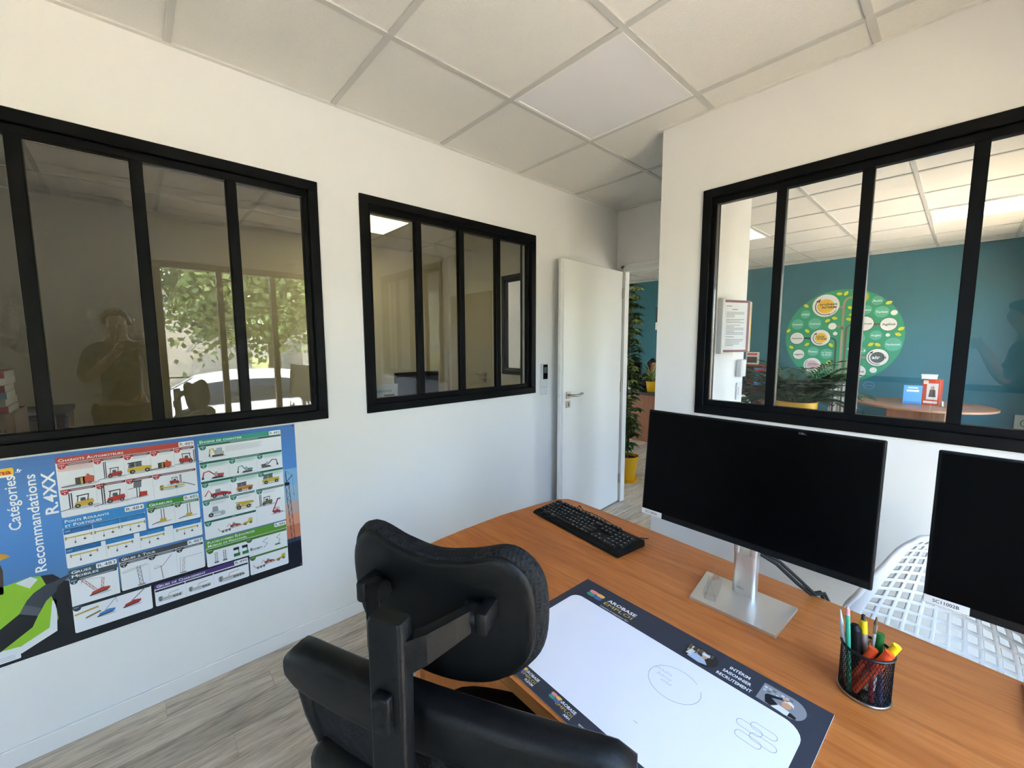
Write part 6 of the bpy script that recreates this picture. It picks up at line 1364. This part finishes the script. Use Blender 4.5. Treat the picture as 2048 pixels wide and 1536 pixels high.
def car(label, loc, rz):
    t = thing('car', label, 'car', loc, rz)
    CW = mat('white_car_paint', (0.80, 0.80, 0.80), 0.25, coat=0.6); CG = mat('car_glass', (0.012, 0.015, 0.018), 0.05)
    # local x = length, profile of (x, z_low, z_belt, z_roof)
    st = [(-2.05, 0.35, 0.62, 0.62, 0.60), (-1.98, 0.24, 0.82, 0.84, 0.74), (-1.80, 0.20, 0.92, 1.12, 0.82), (-1.45, 0.19, 0.95, 1.38, 0.85), (-0.9, 0.18, 0.95, 1.45, 0.86), (-0.2, 0.18, 0.93, 1.46, 0.87), (0.35, 0.18, 0.91, 1.38, 0.87), (0.85, 0.18, 0.90, 1.08, 0.87), (1.15, 0.19, 0.89, 0.93, 0.86), (1.7, 0.20, 0.78, 0.81, 0.82), (2.0, 0.26, 0.62, 0.64, 0.72), (2.08, 0.38, 0.52, 0.53, 0.60)]
    mb = MB(); vs, fs = [], []
    for x, zl, zb, zr, w in st:
        wr = w-0.20*(zr-zb)/0.5 if zr-zb > 0.05 else w-0.06
        ring = [(-w*0.9, zl), (-w, zl+0.12), (-w, zb-0.08), (-w*0.97, zb), (-wr, zr-0.05), (-wr*0.85, zr), (0, zr+0.02), (wr*0.85, zr), (wr, zr-0.05), (w*0.97, zb), (w, zb-0.08), (w, zl+0.12), (w*0.9, zl)]
        vs += [(x, y, z) for y, z in ring]
    n = 13
    for i in range(len(st)-1): fs += [(i*n+j, i*n+(j+1) % n, (i+1)*n+(j+1) % n, (i+1)*n+j) for j in range(n)]
    fs += [tuple(range(n)), tuple(range((len(st)-1)*n, len(st)*n))]
    mb.add(vs, fs); mb.build('body', CW, t, 35)
    def ringpt(i, y_i, k=1.004): p = vs[i*n+y_i]; return (p[0], p[1]*k, p[2])
    def lerp(a, b, f): return tuple(a[q]+(b[q]-a[q])*f for q in range(3))
    for s, (lo, hi) in ((-1, (3, 4)), (1, (9, 8))):
        for a, b in ((2, 4), (4, 6)):
            g = MB(); q = []
            for i in range(a, b+1): q.append((lerp(ringpt(i, lo), ringpt(i, hi), 0.12), lerp(ringpt(i, lo), ringpt(i, hi), 0.88)))
            off = s*0.006; vv = [(p[0]*0.995, p[1]+off, p[2]) for pr in q for p in pr]
            g.add(vv, [(2*i, 2*i+1, 2*i+3, 2*i+2) for i in range(len(q)-1)]); g.build('side_window', CG, t)
    for a, b, nm in ((6, 7, 'windscreen'), (2, 3, 'rear_window')):
        g = MB(); g.add([(vs[i*n+j][0], vs[i*n+j][1]*0.95, vs[i*n+j][2]+0.012) for i in (a, b) for j in (5, 7)], [(0, 1, 3, 2)]); g.build(nm, CG, t)
    for x in (-1.30, 1.30):
        for s in (-1, 1):
            w_ = MB(); w_.cyl((x, s*0.66, 0.31), (x, s*0.885, 0.31), 0.31, n=26); wo = w_.build('wheel', RUBBER, t, 40)
            MB().cyl((x, s*0.88, 0.31), (x, s*0.895, 0.31), 0.20, n=20).build('hub_cap', CHROME, wo, 40)
    for s in (-1, 1):
        MB().rbox(1.85, s*0.62-0.14, 0.60, 2.03, s*0.62+0.14, 0.72, 0.03, 2).build('headlamp', mat('lamp_glass', (0.7, 0.7, 0.72), 0.1), t)
        MB().rbox(-2.03, s*0.62-0.12, 0.68, -1.90, s*0.62+0.12, 0.84, 0.03, 2).build('tail_lamp', mat('tail_red', (0.4, 0.02, 0.02), 0.2), t)
        MB().rbox(0.62, s*0.98-0.10, 0.92, 0.78, s*0.98+0.06, 1.04, 0.03, 2).build('mirror', CW, t)
    return t
car('white hatchback parked outside, mirrored in the left window', (-0.9, -6.6, GZ), math.radians(188))
car('white hatchback parked further along, mirrored in the middle window', (4.4, -6.9, GZ), math.radians(180))
BARK = mat('bark', '#57483a', 0.9, bump=0.8, bscale=30)
LEAFT = mat('tree_leaf', '#66783a', 0.6, vary=0.5, vscale=1.2)
def tree(label, loc, h, cr, seed, n=7000):
    r = random.Random(seed); t = thing('tree', label, 'tree', loc)
    mb = MB(); mb.tube([(0, 0, 0), (0.06, 0.02, h*0.25), (-0.04, 0.06, h*0.5), (0.02, 0, h*0.8)], [0.19, 0.15, 0.11, 0.04], 10)
    tips = []
    for k in range(11):
        a = k*2.4; z0 = h*(0.28+0.04*k); tip = Vector((math.cos(a)*cr*r.uniform(0.5, 0.85), math.sin(a)*cr*r.uniform(0.5, 0.85), z0+h*r.uniform(0.12, 0.3))); tips.append(tip)
        mb.tube([(0, 0, z0), tip*0.5+Vector((0, 0, z0*0.5+0.15)), tip], [0.06, 0.04, 0.012], 6)
    mb.build('trunk', BARK, t, 60)
    lf = MB(); cl = tips+[Vector((0, 0, h*0.85)), Vector((0.3*cr, 0, h*0.7)), Vector((-0.3*cr, 0.2, h*0.72))]
    for k in range(n):
        c = r.choice(cl); d = Vector((r.gauss(0, 1), r.gauss(0, 1), r.gauss(0, 0.8)))*cr*0.26; p = c+d; p.z = max(h*0.22, p.z-0.25*abs(r.gauss(0, 1)))
        a, b = r.uniform(0, 2*PI), r.uniform(-1.2, 0.3); u = Vector((math.cos(a)*math.cos(b), math.sin(a)*math.cos(b), math.sin(b)))*0.17; w = u.cross(Vector((r.gauss(0, 1), r.gauss(0, 1), r.gauss(0, 1)))).normalized()*0.06
        lf.add([p, p+u*0.5+w, p+u, p+u*0.5-w], [(0, 1, 2, 3)])
    lf.build('foliage', LEAFT, t)['kind'] = 'stuff'
tree('leafy tree mirrored in the second pane of the left window', (0.9, -11.0, GZ), 5.8, 2.6, 1, 15000)
tree('leafy tree mirrored at the right of the left window', (6.4, -17.5, GZ), 8.5, 2.6, 2, 13000)
tree('leafy tree further back along the street', (17.0, -17.5, GZ), 7.0, 2.8, 3)
tree('leafy tree standing left along the street', (-9.5, -15.5, GZ), 6.0, 2.4, 4, 4000)
bl = thing('building', 'low pale warehouse across the street with small windows', 'building', (-3.5, -24, GZ))
PLST = mat('beige_render', (0.50, 0.44, 0.37), 0.9)
MB().box(-7, -4, 0, 5.5, 4, 4.2).build('wall', PLST, bl); MB().box(-7.15, -4.15, 4.2, 5.65, 4.15, 4.45).build('roof_edge', BPLAS, bl)
for k in range(5): o = MB().box(-6+k*2.4, 4.0, 2.2, -4.9+k*2.4, 4.05, 3.3).build('window', BLACKF, bl); MB().box(-5.93+k*2.4, 4.04, 2.27, -4.97+k*2.4, 4.06, 3.23).build('pane', mat('far_glass', (0.03, 0.04, 0.05), 0.08), o)
bl = thing('building', 'long warehouse behind the trees across the street', 'building', (14, -27, GZ))
MB().box(-9, -4, 0, 12, 4, 4.6).build('wall', mat('grey_cladding', (0.36, 0.36, 0.35), 0.7), bl)
for k in range(6): MB().box(-8+k*3.2, 4.0, 0, -5.6+k*3.2, 4.06, 3.0).build('shutter', mat('pale_shutter', (0.55, 0.55, 0.54), 0.6), bl)
fn = thing('railing', 'low dark railing along the verge', 'railing', (0, -14.3, GZ))
for z in (0.45, 0.85): MB().box(-14, -0.02, z, 14, 0.02, z+0.04).build('rail', BLACKF, fn)
for k in range(15): MB().box(-14+k*2-0.025, -0.025, 0, -14+k*2+0.025, 0.025, 0.9).build('post', BLACKF, fn)

# ================================================================ the photographer, seen only as a dim mirror image in the left window
ph = thing('person', 'person in dark clothes raising a phone, dimly mirrored in the windows', 'person', (-2.06, -2.40, 0), 0.0)
PSH = mat('grey_shirt', '#4a4a48', 0.8); PTR = mat('dark_trousers', '#22252c', 0.85)
hn = []
def hand(side):
    """five short skinned fingers rooted in the palm, curled round the phone edge"""
    x = 0.09+side*0.085; pal = (x, 0.235, 1.43); out = []
    for k, (dz, ln) in enumerate(((0.028, 0.030), (0.010, 0.034), (-0.008, 0.032), (-0.025, 0.026))):
        out.append([(x, 0.240, 1.43+dz), (x-side*0.010, 0.240+ln*0.75, 1.43+dz), (x-side*0.028, 0.246+ln*0.6, 1.43+dz)])
    out.append([(x, 0.226, 1.445), (x-side*0.02, 0.222, 1.462), (x-side*0.042, 0.226, 1.468)])
    return pal, out
nd = [((0, 0, 0.95), (0.13, 0.10)), ((0, 0, 1.10), (0.11, 0.085)), ((0, 0.0, 1.28), (0.13, 0.095)), ((0, -0.01, 1.42), (0.105, 0.072)), ((0, 0.0, 1.50), 0.055), ((0, 0.02, 1.56), (0.065, 0.075)), ((0, 0.02, 1.635), (0.078, 0.092)), ((0, 0.005, 1.715), (0.066, 0.078)), ((0, 0.112, 1.60), (0.014, 0.016)),
      ((0.10, 0, 0.90), 0.095), ((0.11, 0.02, 0.50), 0.065), ((0.12, -0.02, 0.09), 0.045), ((0.13, 0.12, 0.04), 0.04), ((-0.10, 0, 0.90), 0.095), ((-0.11, 0.02, 0.50), 0.065), ((-0.12, -0.02, 0.09), 0.045), ((-0.13, 0.12, 0.04), 0.04)]
ed = [(0, 1), (1, 2), (2, 3), (3, 4), (4, 5), (5, 6), (6, 7), (6, 8), (0, 9), (9, 10), (10, 11), (11, 12), (0, 13), (13, 14), (14, 15), (15, 16)]
for side in (1, -1):
    pal, fing = hand(side); b = len(nd)
    nd += [((side*0.165, 0.0, 1.39), 0.045), ((side*0.21, 0.10, 1.16), 0.038), ((0.09+side*0.10, 0.20, 1.38), 0.030), (pal, (0.018, 0.030))]
    ed += [(3, b), (b, b+1), (b+1, b+2), (b+2, b+3)]
    for f in fing:
        r0 = len(nd); nd += [(p, 0.0085) for p in f]; ed += [(b+3, r0), (r0, r0+1), (r0+1, r0+2)]
skin_body('body', nd, ed, SKIN, ph)
skin_body('shirt', [((0, 0, 0.93), (0.145, 0.112)), ((0, 0, 1.10), (0.125, 0.10)), ((0, 0, 1.28), (0.145, 0.11)), ((0, -0.01, 1.42), (0.12, 0.085)), ((0.165, 0.0, 1.39), 0.056), ((0.21, 0.10, 1.17), 0.048), ((-0.165, 0.0, 1.39), 0.056), ((-0.21, 0.10, 1.17), 0.048)], [(0, 1), (1, 2), (2, 3), (3, 4), (4, 5), (3, 6), (6, 7)], PSH, ph)
skin_body('trousers', [((0, 0, 0.97), (0.16, 0.12)), ((0.10, 0, 0.88), 0.105), ((0.11, 0.02, 0.50), 0.078), ((0.12, -0.02, 0.08), 0.06), ((-0.10, 0, 0.88), 0.105), ((-0.11, 0.02, 0.50), 0.078), ((-0.12, -0.02, 0.08), 0.06)], [(0, 1), (1, 2), (2, 3), (0, 4), (4, 5), (5, 6)], PTR, ph)
hb = MB(); vs, fs = [], []
for j in range(9):
    f = j/8
    for i in range(18):
        a = 2*PI*i/18; rr = 0.092*math.sin(min(1, f*1.5+0.1)*PI/2); fr_ = max(0, math.sin(a))
        vs.append((rr*0.95*math.cos(a), 0.008+rr*1.12*math.sin(a), 1.735-0.14*f*(1-0.55*fr_)))
for j in range(8):
    for i in range(18): fs.append((j*18+i, j*18+(i+1) % 18, (j+1)*18+(i+1) % 18, (j+1)*18+i))
fs.append(tuple(range(18))); hb.add(vs, fs); ho = hb.build('hair', HAIR, ph, 60); so = ho.modifiers.new('thick', 'SOLIDIFY'); so.thickness = 0.012
phn = thing('phone', 'black phone raised in both hands by the mirrored person', 'phone', (-1.97, -2.148, 1.43))
MB().rbox(-0.076, -0.004, -0.037, 0.076, 0.004, 0.037, 0.003, 2).build('body', BPLAS, phn); MB().cyl((-0.055, 0.004, 0.02), (-0.055, 0.007, 0.02), 0.008, n=14).build('lens', SCREEN, phn)
